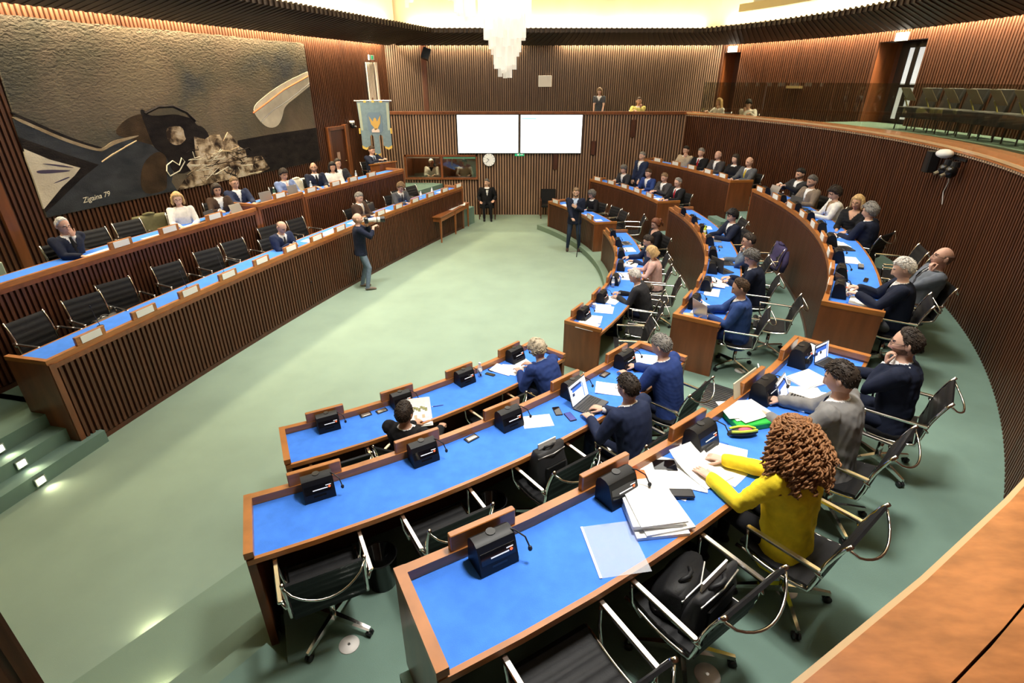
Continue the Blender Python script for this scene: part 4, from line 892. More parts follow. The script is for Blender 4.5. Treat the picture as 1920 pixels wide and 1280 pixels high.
def torso(mb, s, J, inf, down=0.):
    l = s['lean']; tw = R(s['twist']); fem = s['female']; X0 = np.array((1., 0, 0)); X1 = np.array((math.cos(tw), math.sin(tw), 0)); k = .92 if fem else 1.
    U0, U1 = dirv(l * .6), dirv(l); H, Cc, N = J['hip'], J['chest'], J['neck']
    secs = [(H - U0 * (.10 + down), U0, .150 * k, .100, X0), (H - U0 * .02, U0, .168 * (1 if not fem else 1.02), .118, X0), (H + U0 * .10, U0, .158 * k, .122, X0 * .7 + X1 * .3), (Cc - U0 * .03, U0 + U1, .168 * k, .126, X0 * .4 + X1 * .6), (Cc + U1 * .08, U1, .188 * k, .130 + (.010 if fem else 0), X1), (Cc + U1 * .16, U1, .198 * k, .116, X1), (N - U1 * .035, U1, .185 * k, .090, X1), (N - U1 * .008, U1, .110, .068, X1), (N + U1 * .012, U1, .055, .050, X1)]
    rings = []
    for i, (c, t, w, d, x) in enumerate(secs):
        g = inf if i < len(secs) - 2 else inf * .5
        if down and i == 0: w, d = w + .035, d + .035
        rings.append(ring(c, t, w + g, d + g, x))
    mb.loft(rings); return secs
def seg_tags(s, J):
    T = []
    a = lambda p, q, r, t: T.append((np.array(p), np.array(q), r, t))
    a(J['hip'], J['chest'], .13, 1); a(J['chest'], J['neck'], .13, 1); a(J['neck'] + dirv(s['lean']) * .035, J['head'], .05, 0)
    for k in 'lr':
        a(J['s' + k], J['e' + k], .05, 1 if s['sleeve'] > .3 else 0); a(J['e' + k], J['w' + k], .04, 1 if s['sleeve'] > .9 else 0)
        a(J['h' + k] * .6 + J['k' + k] * .4, J['k' + k], .075, 2); a(J['h' + k], J['k' + k], .08, 2); a(J['k' + k], J['a' + k], .055, 2); a(J['a' + k] + np.array((0, .0, -.05)), J['a' + k] + np.array((0, .17, -.05)), .045, 3)
    return T
def build_people():
    dg0 = []
    for s in SPECS:
        J = s['J'] = pose(s); body = MB(); torso(body, s, J, 0.)
        fem = s['female']; q = .88 if fem else 1.
        limb(body, [J['neck'] - dirv(s['lean']) * .04, J['neck'] + dirv(s['lean'] * .7) * .05, J['head'] - dirv(s['pitch'] * .45) * .06 - np.array((0, .012, 0))], [.062 * q, .056 * q, .054 * q], 12)
        for k, sg in (('l', -1), ('r', 1)):
            limb(body, [J['s' + k], J['e' + k], J['w' + k]], [.058 * q, .044 * q, .029], 10)
            if s['noleg']: continue
            limb(body, [J['h' + k], J['k' + k], J['a' + k]], [.088, .064 * q, .046 * q], 12)
            an = J['a' + k]; body.tube([tuple(an + np.array(p)) for p in ((0, -.065, -.045), (0, -.03, -.045), (0, .06, -.052), (0, .14, -.060), (0, .175, -.065), (0, .195, -.068))], [.020, .040, .042, .040, .030, .012], 10, .8)
        vx = dict(near=.0105, mid=.0145, far=.020)[s['lod']]; s['t_body'] = tmp_obj(body, vx * 1.2, 2)
        g = MB(); sj = s['style'] == 'jacket'; inf = .020 if sj else .012
        if fem: inf *= .8
        if s['garment'] == 'blazer': inf = .026
        torso(g, s, J, inf, .08 if sj else (.11 if s['garment'] == 'blazer' else .03))
        fr = s['sleeve']
        for k, sg in (('l', -1), ('r', 1)):
            e, w, sh = J['e' + k], J['w' + k], J['s' + k]; p = e + (w - e) * min(.93, max(.0, (fr - .5) * 2)) if fr > .5 else sh + (e - sh) * max(.45, fr * 2)
            if fr > .5: limb(g, [sh, e, p], [.074 * q + inf * .2, .058 * q + inf * .4, .043 * q + inf * .35], 12)
            else: limb(g, [sh, p], [.068 * q + inf * .2, .054 * q + inf * .5], 12)
        s['t_garm'] = tmp_obj(g, vx, 4)
    dg = bpy.context.evaluated_depsgraph_get()
    def grab(o):
        me = bpy.data.meshes.new_from_object(o.evaluated_get(dg)); r = read_mesh(me); bpy.data.meshes.remove(me); m0 = o.data; bpy.data.objects.remove(o); bpy.data.meshes.remove(m0); return r
    for k, l, o in _t: HANDS[(k, l)] = grab(o)
    for idx, s in enumerate(SPECS): assemble(s, grab, idx)
def frame(y, zhint):
    y = np.array(y, float); y /= np.linalg.norm(y); z = np.array(zhint, float); z = z - y * (z @ y); z /= np.linalg.norm(z); x = np.cross(y, z); return np.stack([x, y, z], 1)
def mk(name, V, F, mats, mi=None, parent=None, smooth=True):
    F = FA.of(F); V = np.asarray(V, np.float32); me = bpy.data.meshes.new(name)
    me.vertices.add(len(V)); me.vertices.foreach_set('co', V.ravel()); me.loops.add(len(F.li)); me.loops.foreach_set('vertex_index', F.li); me.polygons.add(len(F)); me.polygons.foreach_set('loop_start', F.start())
    try: me.polygons.foreach_set('loop_total', F.lt)
    except Exception: pass
    for m in mats: me.materials.append(M(m) if isinstance(m, str) else m)
    if mi is not None: me.polygons.foreach_set('material_index', np.array(mi, dtype=np.int32))
    me.update(calc_edges=True); me.validate()
    if smooth: me.polygons.foreach_set('use_smooth', [True] * len(me.polygons))
    o = bpy.data.objects.new(name, me); COL.objects.link(o)
    if parent is not None: o.parent = parent
    return o
def wrinkle(V, sd):
    r = np.random.RandomState(sd); o = np.zeros(len(V))
    for i in range(7): k = r.normal(size=3) * (18 + 9 * i); o += np.sin(V @ k + r.uniform(0, 6)) * (.0030 / (1 + .25 * i))
    return o[:, None] * (r.normal(size=3) * .15 + np.array((.55, .65, .15)))
HEADC = {}
def assemble(s, grab, idx):
    J = s['J']; rng = np.random.RandomState(idx + 5); lod = s['lod']; nl, nm = dict(near=(60, 46), mid=(40, 30), far=(26, 20))[lod]
    root = thing('person', s['label'], 'person', s['loc'], s['rz'], s['group']); root.scale = (s['scale'],) * 3
    V, F = grab(s['t_body']); cen = F.centers(V); best = np.full(len(F), 9.); mi = np.zeros(len(F), int)
    for a, b, r, t in seg_tags(s, J):
        ab = b - a; tt = np.clip((cen - a) @ ab / (ab @ ab), 0, 1); d = np.linalg.norm(cen - a - tt[:, None] * ab, axis=1) - r; w = d < best; best[w] = d[w]; mi[w] = t
    Un = dirv(s['lean']); mi[((cen - J['neck']) @ Un > .008) & (mi == 1) & (np.abs(cen[:, 0]) < .085)] = 0
    # materials: 0 skin 1 shirt 2 legs 3 shoes 4 lip 5 eye 6 brow 7 beard
    V = [V]; FF = [F]; MI = [mi]; k = len(V[0])
    hp = s['pitch'] ; Mh = Matrix.Rotation(R(s['yaw']), 3, 'Z') @ Matrix.Rotation(R(-hp), 3, 'X') @ Matrix.Rotation(R(s['roll']), 3, 'Y'); Mh = np.array(Mh) * 1.09; J['head'] = J['head'] - np.array((0, 0, .006))
    hk = (nl, s['female'], s['beard'])
    if hk not in HEADC: HEADC[hk] = head_geo(nl, nm, s['female'], s['beard'])
    hv, hf, hm = HEADC[hk]; hv = hv @ Mh.T + J['head']; V.append(hv); FF.append(FA.of(hf).shift(k)); MI.append(np.array([{0: 0, 2: 4, 3: 5, 4: 6, 5: 7}[m] for m in hm])); k += len(hv)
    for sd, sg in (('l', -1), ('r', 1)):
        hd = s['hd' + sd]; fa = J['w' + sd] - J['e' + sd]; fa /= np.linalg.norm(fa)
        y = np.array(hd) if hd is not None else (np.array((fa[0] * .6 - sg * .12, abs(fa[1]) + .35, fa[2] * .25 - .05)) if not s['stand'] else fa)
        z = s['p' + sd] if s['p' + sd] is not None else (0, 0, 1)
        Fm = frame(y, z); gv, gf = HANDS[(s['h' + sd], 'near' if lod == 'near' else 'far')]
        gv = gv * (np.array((-1, 1, 1)) if sd == 'l' else 1.) * (.90 if s['female'] else 1.0)
        if sd == 'l': gf = gf.flip()
        gv = gv @ Fm.T + J['w' + sd]; V.append(gv); FF.append(gf.shift(k)); MI.append(np.zeros(len(gf), int)); k += len(gv)
    hc = 'hair_' + s['hair'][1]; bc = M(hc).node_tree.nodes['Principled BSDF'].inputs['Base Color'].default_value; mat('beard_' + s['hair'][1], [bc[i] * .6 + (.16, .09, .065)[i] for i in range(3)], .7, noise=.3, scale=60)
    mk('body', np.vstack(V), fcat(FF), [skinmat(s['skin']), skinmat(s['skin']) if s['shirt'] == 'skin' else 'cloth_' + s['shirt'], 'cloth_' + s['legs'], 'leather' if s['shoes'] == 'black' else 'cloth_' + s['shoes'], 'lip', 'eye', hc, 'beard_' + s['hair'][1]], np.concatenate(MI), root)
    # garment with open neck
    GV, GF = grab(s['t_garm']); cen = GF.centers(GV); l = s['lean']; U = dirv(l); tw = R(s['twist']); X = np.array((math.cos(tw), math.sin(tw), 0)); Fw = np.cross(U, X); rel = cen - J['neck']
    u, xx, ff = rel @ U, rel @ X, rel @ Fw
    drop = (u > .004) & (np.abs(xx) < .10) & (ff < .02) | (u > -.010) & (np.abs(xx) < .09) & (ff >= .02)
    vlen = {'jacket': .27, 'vneck': .13, 'shirt': .05, 'crew': .0}[s['style']]; vw = {'jacket': .062, 'vneck': .075, 'shirt': .05, 'crew': 0}[s['style']]
    if vlen: drop |= (ff > .02) & (u > -vlen) & (np.abs(xx) < vw * (1 + u / vlen) + .004)
    drop |= (u > -.02) & (np.abs(xx) < .075) & (ff > .02)
    nm_ = s['garment'] or {'jacket': 'jacket', 'vneck': 'blouse', 'shirt': 'shirt', 'crew': 'sweater'}[s['style']]
    GF2 = GF.keep(~drop); us = np.unique(GF2.li); mp = np.full(len(GV), -1); mp[us] = np.arange(len(us))
    GV = GV + wrinkle(GV, idx); jk = mk(nm_, GV[us], FA(mp[GF2.li], GF2.lt), ['cloth_' + s['top']], None, root)
    # shirt collar
    if s['style'] in ('jacket', 'shirt'):
        cmb = MB(); rg = []
        for h, r1, r2 in ((-.018, .071, .065), (.010, .064, .062), (.012, .059, .057), (-.012, .060, .058)):
            rg.append(ring(J['neck'] + U * h + Fw * .004, U, r1, r2, X, 16))
        cmb.loft(rg, cap=False, close=True); mk('collar', np.array(cmb.v), cmb.f, ['cloth_' + (s['shirt'] if s['style'] == 'jacket' else s['top'])], None, root)
        if s['sleeve'] >= 1. and s['style'] == 'jacket':
            for sd in 'lr':
                d = J['w' + sd] - J['e' + sd]; d /= np.linalg.norm(d); c = MB(); c.tube([tuple(J['w' + sd] - d * .045), tuple(J['w' + sd] + d * .006)], .037, 10); mk('cuff', np.array(c.v), c.f, ['cloth_' + s['shirt']], None, jk)
    if s['tie']:
        tm = MB(); L = []; 
        for f, w in ((0, .018), (.06, .016), (.10, .022), (.35, .034), (.85, .042), (1., .004)):
            u_ = -.015 - f * .34; dd = (.066 + .055 * min(1, f * 2.6)) + .020; c = J['neck'] + U * u_ + Fw * dd; L.append([tuple(c - X * w), tuple(c + X * w), tuple(c + X * w + Fw * .006), tuple(c - X * w + Fw * .006)])
        tm.loft(L); mk('tie', np.array(tm.v), tm.f, ['cloth_' + s['tie']], None, root)
    # hair
    st, _c = s['hair']
    def put(name, hv, hf): return mk(name, np.array(hv) @ Mh.T + J['head'], hf, ['beard_' + _c if st == 'bald' else hc], None, root)
    if st in ('short', 'receding', 'bald', 'full'):
        a, b = hair_geo(st, nl, nm, rng)
        if lod != 'far' and st != 'bald':
            e = MB(); cnt = 420 if lod == 'near' else 170; us_ = np.unique(FA.of(b).li); us_ = us_[a[us_, 2] > -.06]; ln = {'short': .022, 'receding': .020, 'full': .042}[st]
            for q in rng.choice(us_, cnt):
                p0 = a[q]; d = p0 / np.linalg.norm(p0); fl = np.array((d[0] * .5 + rng.normal() * .25, -.9 if d[1] < .5 else .3, -1.1 if d[1] < .2 else -.2)) + rng.normal(size=3) * .10; fl -= d * (fl @ d); fl /= np.linalg.norm(fl) + 1e-9
                L = ln * rng.uniform(.6, 1.2); c = p0 - d * .003
                e.tube([tuple(c), tuple(c + fl * L * .4 + d * .003), tuple(c + fl * L * .75 + d * .0022), tuple(c + fl * L - d * .003)], [.003, .0042, .0032, .001], 4)
            kk = len(a); a = np.vstack([a, np.array(e.v)]); b = b + [tuple(i + kk for i in q) for q in e.f]
        put('hair', a, b)
    elif st in ('bob', 'long', 'bun', 'shoulder'):
        a, b = hair_geo('long', nl, nm, rng); 
        if st == 'bun':
            e = MB().sphere((0, -.115, .03), .040, .040, .045, 12, 9); e.tube([(0, -.12, .0), (0, -.135, -.06), (0, -.125, -.12)], [.03, .028, .01], 8); kk = len(a); a = np.vstack([a, np.array(e.v)]); b = b + [tuple(i + kk for i in q) for q in e.f]
        else:
            e = shell_hair({'bob': .085, 'shoulder': .17, 'long': .24}[st], R(62), rng, 1.12, 30 if lod == 'near' else 20); kk = len(a); a = np.vstack([a, np.array(e.v)]); b = b + [tuple(i + kk for i in q) for q in e.f]
        put('hair', a, b)
    elif st == 'wild':     # short loose curls all over
        a, b = hair_geo('full', nl, nm, rng); e = MB()
        for q in range(230 if lod != 'far' else 90):
            d = rng.normal(size=3); d /= np.linalg.norm(d)
            if d[1] > .45 and d[2] < .62 or d[2] < -.35: continue
            c = d * np.array((.083, .104, .125)) + rng.normal(size=3) * .004; ph = rng.uniform(0, 6); pts = []
            t1 = np.cross(d, rng.normal(size=3)); t1 /= np.linalg.norm(t1); t2 = np.cross(d, t1)
            for i in range(7): aa = ph + i * .9; pts.append(tuple(c + (t1 * math.cos(aa) + t2 * math.sin(aa)) * .017 + d * (.003 * i)))
            e.tube(pts, .0072, 5)
        kk = len(a); a = np.vstack([a, np.array(e.v)]); b = b + [tuple(i + kk for i in q) for q in e.f]; put('hair', a, b)
    elif st == 'ringlets':  # big mass of corkscrew curls to the shoulder blades
        a, b = hair_geo('long', nl, nm, rng); e = MB(); e2 = shell_hair(.20, R(70), rng, 1.45, 28, 9, .03, .004); e.add(e2.v, e2.f)
        for q in range(420):
            az = rng.uniform(R(52), 2 * PI - R(52)); f0 = rng.uniform(0, 1) ** .8; z0 = .125 - f0 * .27; ww = (.080 + .055 * math.sin(min(1., (.125 - z0) / .24) * PI / 2)); rx, ry = ww * 1.12, ww * 1.16
            if z0 > .06: sq = math.sqrt(max(0.05, 1 - ((z0 - .02) / .125) ** 2)); rx, ry = .10 * sq + .01, .118 * sq + .01
            L = rng.uniform(.07, .13); rc = rng.uniform(.009, .014); tn = rng.uniform(2.2, 3.2); ph = rng.uniform(0, 6); pts = []
            ox = rng.uniform(.92, 1.10)
            for i in range(17):
                f = i / 16; sw = 1 + .30 * f * (1 if z0 > -.05 else .2); zz = z0 - L * f; aa = ph + tn * 2 * PI * f
                c = np.array((math.sin(az) * rx * ox * sw, math.cos(az) * ry * ox * sw, zz)); ra = np.array((math.sin(az), math.cos(az), 0)); ta = np.array((math.cos(az), -math.sin(az), 0))
                pts.append(tuple(c + (ra * math.cos(aa) + ta * math.sin(aa)) * rc))
            e.tube(pts, [.0062] * 15 + [.005, .002], 5)
        for q in range(150):
            az = rng.uniform(0, 2 * PI); el = rng.uniform(.50, 1.); cz = math.cos(el * PI / 2); d = np.array((math.sin(az) * cz, math.cos(az) * cz, math.sin(el * PI / 2)))
            if d[1] > .55: continue
            c = d * np.array((.088, .108, .130)); out = np.array((d[0], d[1] - .15, .0)); out /= np.linalg.norm(out) + 1e-6; tan = out - d * (out @ d); tan /= np.linalg.norm(tan) + 1e-6; sd_ = np.cross(d, tan); ph = rng.uniform(0, 6); pts = []
            for i in range(13): f = i / 12; aa = ph + 2.4 * 2 * PI * f; pts.append(tuple(c + tan * (.085 * f) + d * (.008 - .045 * f * f) + (d * math.cos(aa) + sd_ * math.sin(aa)) * .010))
            e.tube(pts, [.0062] * 11 + [.005, .002], 5)
        kk = len(a); a = np.vstack([a, np.array(e.v)]); b = b + [tuple(i + kk for i in q) for q in e.f]; put('hair', a, b)
    if s['glasses']:
        g = MB()
        for sg in (-1, 1):
            pts = [(sg * .033 + .023 * math.cos(a), .101 - .012 * abs(math.cos(a)) * (math.cos(a) * sg > 0), .014 + .017 * math.sin(a)) for a in np.linspace(0, 2 * PI, 13)]; g.tube(pts, .0018, 5)
            g.tube([(sg * .055, .090, .018), (sg * .076, .04, .016), (sg * .078, -.012, .010)], .0018, 5)
        g.tube([(-.011, .108, .018), (.011, .108, .018)], .0018, 5); mk('glasses', np.array(g.v) @ Mh.T + J['head'], g.f, ['black_gloss'], None, root)
    s['root'] = root
cloth('winered', (.30, .012, .02)); cloth('golden', (.45, .33, .04))
# ================================================================== who sits where
def head_y(lean, pitch, hipy=-.05): return hipy + .27 * dirv(lean * .6)[1] + .24 * dirv(lean)[1] + .035 * dirv(lean * .7)[1] + .125 * dirv(pitch * .45)[1]
def sit(key, th, rh, label, lean=8, pitch=15, turn=0, chair_label=None, chair_back=0., **k):
    d = DESKS[key]; hy = head_y(lean, pitch); r = d['r'] + rh + hy; p = pol(r, th, d['C'])
    if turn:   # keep the head over the same spot
        rz = R(th) + PI / 2; hp = (p[0] - math.sin(rz) * hy, p[1] + math.cos(rz) * hy); rz += R(turn); p = (hp[0] + math.sin(rz) * hy, hp[1] - math.cos(rz) * hy)
    rz = R(th) + PI / 2 + R(turn)
    person(label, (p[0], p[1], d['zf']), rz, lean=lean, pitch=pitch, **k)
    if chair_label: chair(p[0] + math.sin(rz) * chair_back, p[1] - math.cos(rz) * chair_back, d['zf'], rz, chair_label, 'office chairs in use')
def chin(lean, pitch, sg=1, dz=0., dy=0.): # wrist placed below the chin
    y = head_y(lean, pitch); z = .53 + .27 * dirv(lean * .6)[2] + .24 * dirv(lean)[2] + .035 * dirv(lean * .7)[2] + .125 * dirv(pitch * .45)[2]
    return (sg * .055, y + .085 + dy, z - .20 + dz)
UP = dict(flat='flat')
# ---- near block
sit('n3', -51.4, .76, 'woman in a bright yellow blazer with a big mass of brown curls', 12, 20, wl=(-0.2, 0.41, 0.79), wr=(0.02, 0.45, 0.8), hl='flat', hr='relaxed', top='yellow', style='crew', garment='blazer', legs='black', skin=2, hair=('ringlets', 'curl'), female=True, lod='near', chair_label='office chair under the woman in yellow', chair_back=.12)
sit('n3', -46.9, .66, 'man in a light grey suit with short dark hair, typing in the front', 12, 24, wl=(-0.2, 0.41, 0.8), wr=(0.1, 0.45, 0.8), hl='typing', hr='relaxed', top='grey', legs='grey', tie='navy', skin=0, hair=('short', 'dark'), lod='near', chair_label='office chair behind the man in light grey', chair_back=.10)
sit('n3', -42.5, .87, 'bearded man in a black suit resting his chin on his hand', 8, 12, turn=4, wl=chin(8, 12, -1, -.0), wr=(0.16, 0.35, 0.78), hl='grip', hr='relaxed', hdl=(.1, .2, 1), pl=(0, 1, -.2), top='navy2', legs='navy2', skin=0, hair=('receding', 'dark'), beard=True, glasses=True, lod='near', elbow_l=(-.3, .4, -1), chair_label='office chair holding the bearded man in black', chair_back=.05)
sit('n2', -48.9, .86, 'man in a navy suit and glasses typing on the open laptop', 18, 22, wl=(-0.17, 0.37, 0.8), wr=(0.05, 0.4, 0.8), hl='typing', hr='typing', top='navy', legs='navy', skin=0, hair=('short', 'dark'), glasses=True, lod='near', chair_label='office chair of the man at the laptop')
sit('n2', -43.9, .60, 'man with short grey hair in a navy suit touching a phone', 20, 32, wl=(-0.15, 0.41, 0.8), wr=(0.08, 0.45, 0.8), hl='relaxed', hr='point', top='royal', legs='navy', skin=0, hair=('short', 'grey'), lod='near', chair_label='office chair behind the grey-haired man touching a phone', chair_back=.05)
sit('n1', -44.6, .66, 'man in a blue jacket with unruly blond curls bending over papers', 34, 42, wl=(-0.16, 0.39, 0.82), wr=(0.1, 0.41, 0.82), hl='relaxed', hr='relaxed', top='royal', shirt='shirtblue', legs='navy', skin=3, hair=('wild', 'curlyblond'), lod='near', chair_label='office chair of the man with blond curls')
sit('n1', -57.2, .98, 'man in black with cropped dark hair reading a newspaper', -6, 12, turn=-52, wl=(-0.16, 0.34, 0.78), wr=(0.16, 0.36, 0.78), hl='grip', hr='grip', top='black', style='crew', legs='jeans', skin=1, hair=('receding', 'dark'), glasses=True, lod='near', chair_label='office chair of the newspaper reader')
# ---- middle block, top row
sit('m3', -32.3, .69, 'white-haired man in a navy jacket holding sheets of paper', 8, 24, wl=(-0.15, 0.4, 0.86), wr=(0.12, 0.4, 0.86), hl='grip', hr='grip', top='navy2', legs='slategrey', skin=2, hair=('short', 'white'), lod='near', chair_label='office chair of the white-haired man by the desk end', knees=((-.16, .40), (.16, .40)))
sit('m3', -28.9, 1.12, 'bald man with glasses in a grey suit leaning back, fist at mouth', -14, -6, turn=10, wl=chin(-14, -6, -1, .02), wr=(0.28, 0.18, 0.66), hl='grip', hdl=(.1, .3, 1), pl=(0, 1, 0), top='steel', legs='steel', tie='charcoal', skin=3, hair=('bald', 'dark'), glasses=True, lod='near', elbow_l=(-.8, .2, -.8), chair_label='office chair tilted under the bald man at the wall')
sit('m3', -17.4, .72, 'grey-haired person in a dark navy jacket turned away towards the blonde woman', 10, 14, turn=-38, top='navy2', legs='black', skin=0, hair=('full', 'grey'), wl=(-0.12, 0.36, 0.74), wr=(0.16, 0.36, 0.74), chair_label='office chair of the grey-haired person turned away')
sit('m3', -14.2, .72, 'blonde woman with glasses in a black top, hands clasped', 6, 12, turn=48, top='black', style='vneck', shirt='skin', legs='black', skin=1, hair=('bob', 'blond'), female=True, glasses=True, wl=(-0.05, 0.36, 0.72), wr=(0.06, 0.36, 0.72), hl='grip', hr='grip', sleeve=.8, chair_label='office chair of the blonde woman in black')
sit('m3', -10.2, .62, 'dark-haired person in a white jacket at the top desk', 12, 26, wl=(-0.14, 0.39, 0.8), wr=(0.1, 0.39, 0.8), top='white', shirt='tan', legs='tan', skin=0, hair=('full', 'dark'), female=True, chair_label='office chair of the person in white')
sit('m3', -4.4, .66, 'grey-haired man in a taupe jacket with a white shirt', 5, 18, turn=16, wl=(-0.18, 0.35, 0.8), wr=(0.14, 0.35, 0.8), top='taupe', legs='navy', skin=0, hair=('short', 'salt'), beard=True, chair_label='office chair of the man in taupe')
sit('m3', .1, .86, 'bearded dark-haired man with raised hands behind the man in taupe', 8, 18, turn=14, wl=(-0.12, 0.46, 0.98), wr=(0.06, 0.46, 0.98), hl='grip', hr='grip', top='charcoal', legs='navy', skin=0, hair=('short', 'black'), beard=True, chair_label='office chair of the bearded man behind taupe')
# ---- middle block, second row
sit('m2', -32.1, .72, 'man in a bright blue suit typing on a silver laptop', 8, 26, turn=8, wl=(-0.18, 0.35, 0.8), wr=(0.06, 0.43, 0.82), hl='relaxed', hr='typing', top='blue', legs='royal', skin=1, hair=('receding', 'brown'), lod='near', chair_label='office chair of the man in bright blue', knees=((-.13, .40), (.13, .42)), chair_back=.06)
sit('m2', -23.9, .70, 'man with greying hair in a dark suit behind a black laptop', 20, 32, wl=(-0.12, 0.39, 0.8), wr=(0.1, 0.39, 0.8), hl='grip', hr='relaxed', top='navy2', legs='navy', skin=0, hair=('full', 'salt'), glasses=True, chair_label='office chair of the man behind the black laptop')
sit('m2', -18.6, .66, 'man in a grey-blue suit leaning his cheek on his hand', 16, 16, wl=chin(16, 16, -1), wr=(0.16, 0.41, 0.79), hl='grip', hdl=(.0, .2, 1), pl=(.5, .8, 0), top='greyblue', legs='navy', skin=0, hair=('short', 'dark'), glasses=True, elbow_l=(-.2, .5, -1), chair_label='office chair of the man in grey-blue')
sit('m2', -8.6, .62, 'young man in a dark jacket with tousled dark hair', 12, 20, turn=10, wl=(-0.14, 0.41, 0.8), wr=(0.08, 0.43, 0.8), top='navy2', legs='black', skin=0, hair=('full', 'black'), chair_label='office chair of the young man with tousled hair')
# ---- middle block, lowest row
sit('m1', -24.2, .60, 'white-haired man in a black suit bowed over papers', 26, 46, wl=(-0.14, 0.41, 0.8), wr=(0.08, 0.45, 0.8), hl='relaxed', hr='grip', top='charcoal', legs='navy', skin=3, hair=('receding', 'white'), lod='near', chair_label='office chair of the bowed white-haired man')
sit('m1', -15.1, .72, 'woman in a pale pink top with blond hair, writing', 15, 32, wl=(-0.16, 0.39, 0.8), wr=(0.06, 0.43, 0.8), hl='relaxed', hr='grip', top='pink', style='crew', legs='taupe', skin=2, hair=('bob', 'blond'), female=True, chair_label='office chair of the woman in pink')
sit('m1', -9.9, .66, 'man in a navy suit reaching to his papers next to the woman in pink', 20, 28, wl=(-0.18, 0.39, 0.8), wr=(0.1, 0.49, 0.8), top='navy', legs='navy', skin=0, hair=('short', 'dark'), chair_label='office chair of the man reaching to his papers')
sit('m1', -1.1, 1.02, 'woman in black with auburn hair tied up, looking down', 2, 24, turn=14, wl=(-0.08, 0.26, 0.68), wr=(0.08, 0.28, 0.68), top='black', style='vneck', shirt='skin', garment='jacket', legs='black', skin=2, hair=('bun', 'auburn'), female=True, glasses=True, chair_label='office chair of the auburn-haired woman')
# ---- far block
sit('f1', 22.0, .70, 'grey curly-haired woman in black behind the standing man', 15, 30, turn=10, top='black', style='crew', legs='black', skin=0, hair=('wild', 'salt'), female=True, wl=(-0.14, 0.37, 0.8), wr=(0.1, 0.39, 0.8), chair_label='office chair of the curly grey-haired woman')
sit('f2', 26.3, .62, 'seated grey-haired man at the far end of the second far desk', 18, 26, turn=6, top='charcoal', legs='navy', skin=0, hair=('full', 'salt'), wl=(-0.12, 0.39, 0.8), wr=(0.06, 0.39, 0.86), lod='far', chair_label='office chair at the far end of the second far desk')
sit('f2', 21.0, .80, 'man in a royal blue suit reaching sideways at the second far desk', 15, 18, turn=14, top='royal', legs='navy', skin=3, hair=('short', 'brown'), wl=(-0.22, 0.43, 0.8), wr=(0.14, 0.35, 0.8), chair_label='office chair of the man in royal blue')
sit('f2', 16.6, .80, 'fair-haired man in a grey suit with hands raised at the second far desk', 10, 22, turn=14, top='darkgrey', legs='charcoal', skin=3, hair=('short', 'ltbrown'), wl=(-0.1, 0.39, 0.86), wr=(0.06, 0.39, 0.84), chair_label='office chair of the fair-haired man in grey')
sit('f2', 12.2, .74, 'man in dark suit with red tie at near end of second far desk', 8, 26, turn=12, top='black', tie='winered', legs='black', skin=0, hair=('receding', 'grey'), wl=(-0.12, 0.39, 0.8), wr=(0.1, 0.39, 0.8), chair_label='office chair at the near end of the second far desk')
sit('f3', 21.8, .50, 'dark-haired person in a beige jacket touching the chin', 6, 16, turn=16, wl=chin(6, 16, -1), wr=(0.14, 0.35, 0.8), hl='grip', hdl=(.1, .2, 1), pl=(0, 1, 0), top='beige', style='crew', garment='jacket', legs='navy', skin=0, hair=('short', 'black'), lod='far', chair_label='office chair of the person in beige')
sit('f3', 18.8, .55, 'grey-haired man in a black suit with a dark red tie at the top far desk', 4, 14, turn=16, top='black', tie='winered', legs='black', skin=0, hair=('short', 'grey'), lod='far', wl=(-0.12, 0.37, 0.8), wr=(0.1, 0.37, 0.8), chair_label='office chair of the man with the dark red tie')
sit('f3', 15.6, .62, 'bald man in a dark grey suit with an open white collar', 6, 18, turn=12, top='darkgrey', legs='charcoal', skin=3, hair=('bald', 'grey'), lod='far', wl=(-0.12, 0.37, 0.8), wr=(0.1, 0.37, 0.8), chair_label='office chair of the bald man at the top far desk')
sit('f3', 11.9, .62, 'woman with long dark hair in black at the top far desk', 8, 12, turn=18, top='black', style='crew', legs='black', skin=2, hair=('shoulder', 'dark'), female=True, lod='far', wl=(-0.12, 0.37, 0.8), wr=(0.1, 0.37, 0.8), chair_label='office chair of the long-haired woman')
sit('f3', 9.2, .66, 'balding man in a black suit with a golden tie at the desk end', 6, 16, turn=14, top='slategrey', tie='golden', legs='charcoal', skin=0, hair=('bald', 'dark'), wl=(-0.12, 0.39, 0.8), wr=(0.1, 0.41, 0.8), chair_label='office chair of the man with the golden tie')
# ---- left benches
def lsit(key, th, rh, label, *a, **k): sit(key, th, rh, label, *a, **k)
lsit('lb1', 165.15, .60, 'older man in a dark suit with glasses, hand over his mouth', 4, 14, turn=-6, wl=chin(4, 14, -1, .02, -.01), wr=(0.12, 0.39, 0.8), hl='flat', hdl=(.25, .1, 1), pl=(0, 1, 0), top='navy2', tie='black', legs='navy', skin=3, hair=('receding', 'white'), glasses=True, chair_label='office chair of the older man at the left end')
lsit('lb1', 163.1, .58, 'blonde woman with glasses in a white sweater', 4, 14, turn=-38, top='white', style='crew', legs='black', skin=2, hair=('bob', 'blond'), female=True, glasses=True, wl=(-0.14, 0.35, 0.78), wr=(0.1, 0.37, 0.78), hl='flat', chair_label='office chair of the blonde woman in white')
lsit('lb1', 162.15, .62, 'dark-haired woman in a brown jacket looking at a tablet', 8, 18, turn=-30, top='brown', legs='black', skin=1, hair=('bob', 'dark'), female=True, wl=(-0.12, 0.39, 0.82), wr=(0.12, 0.41, 0.84), chair_label='office chair of the woman in brown')
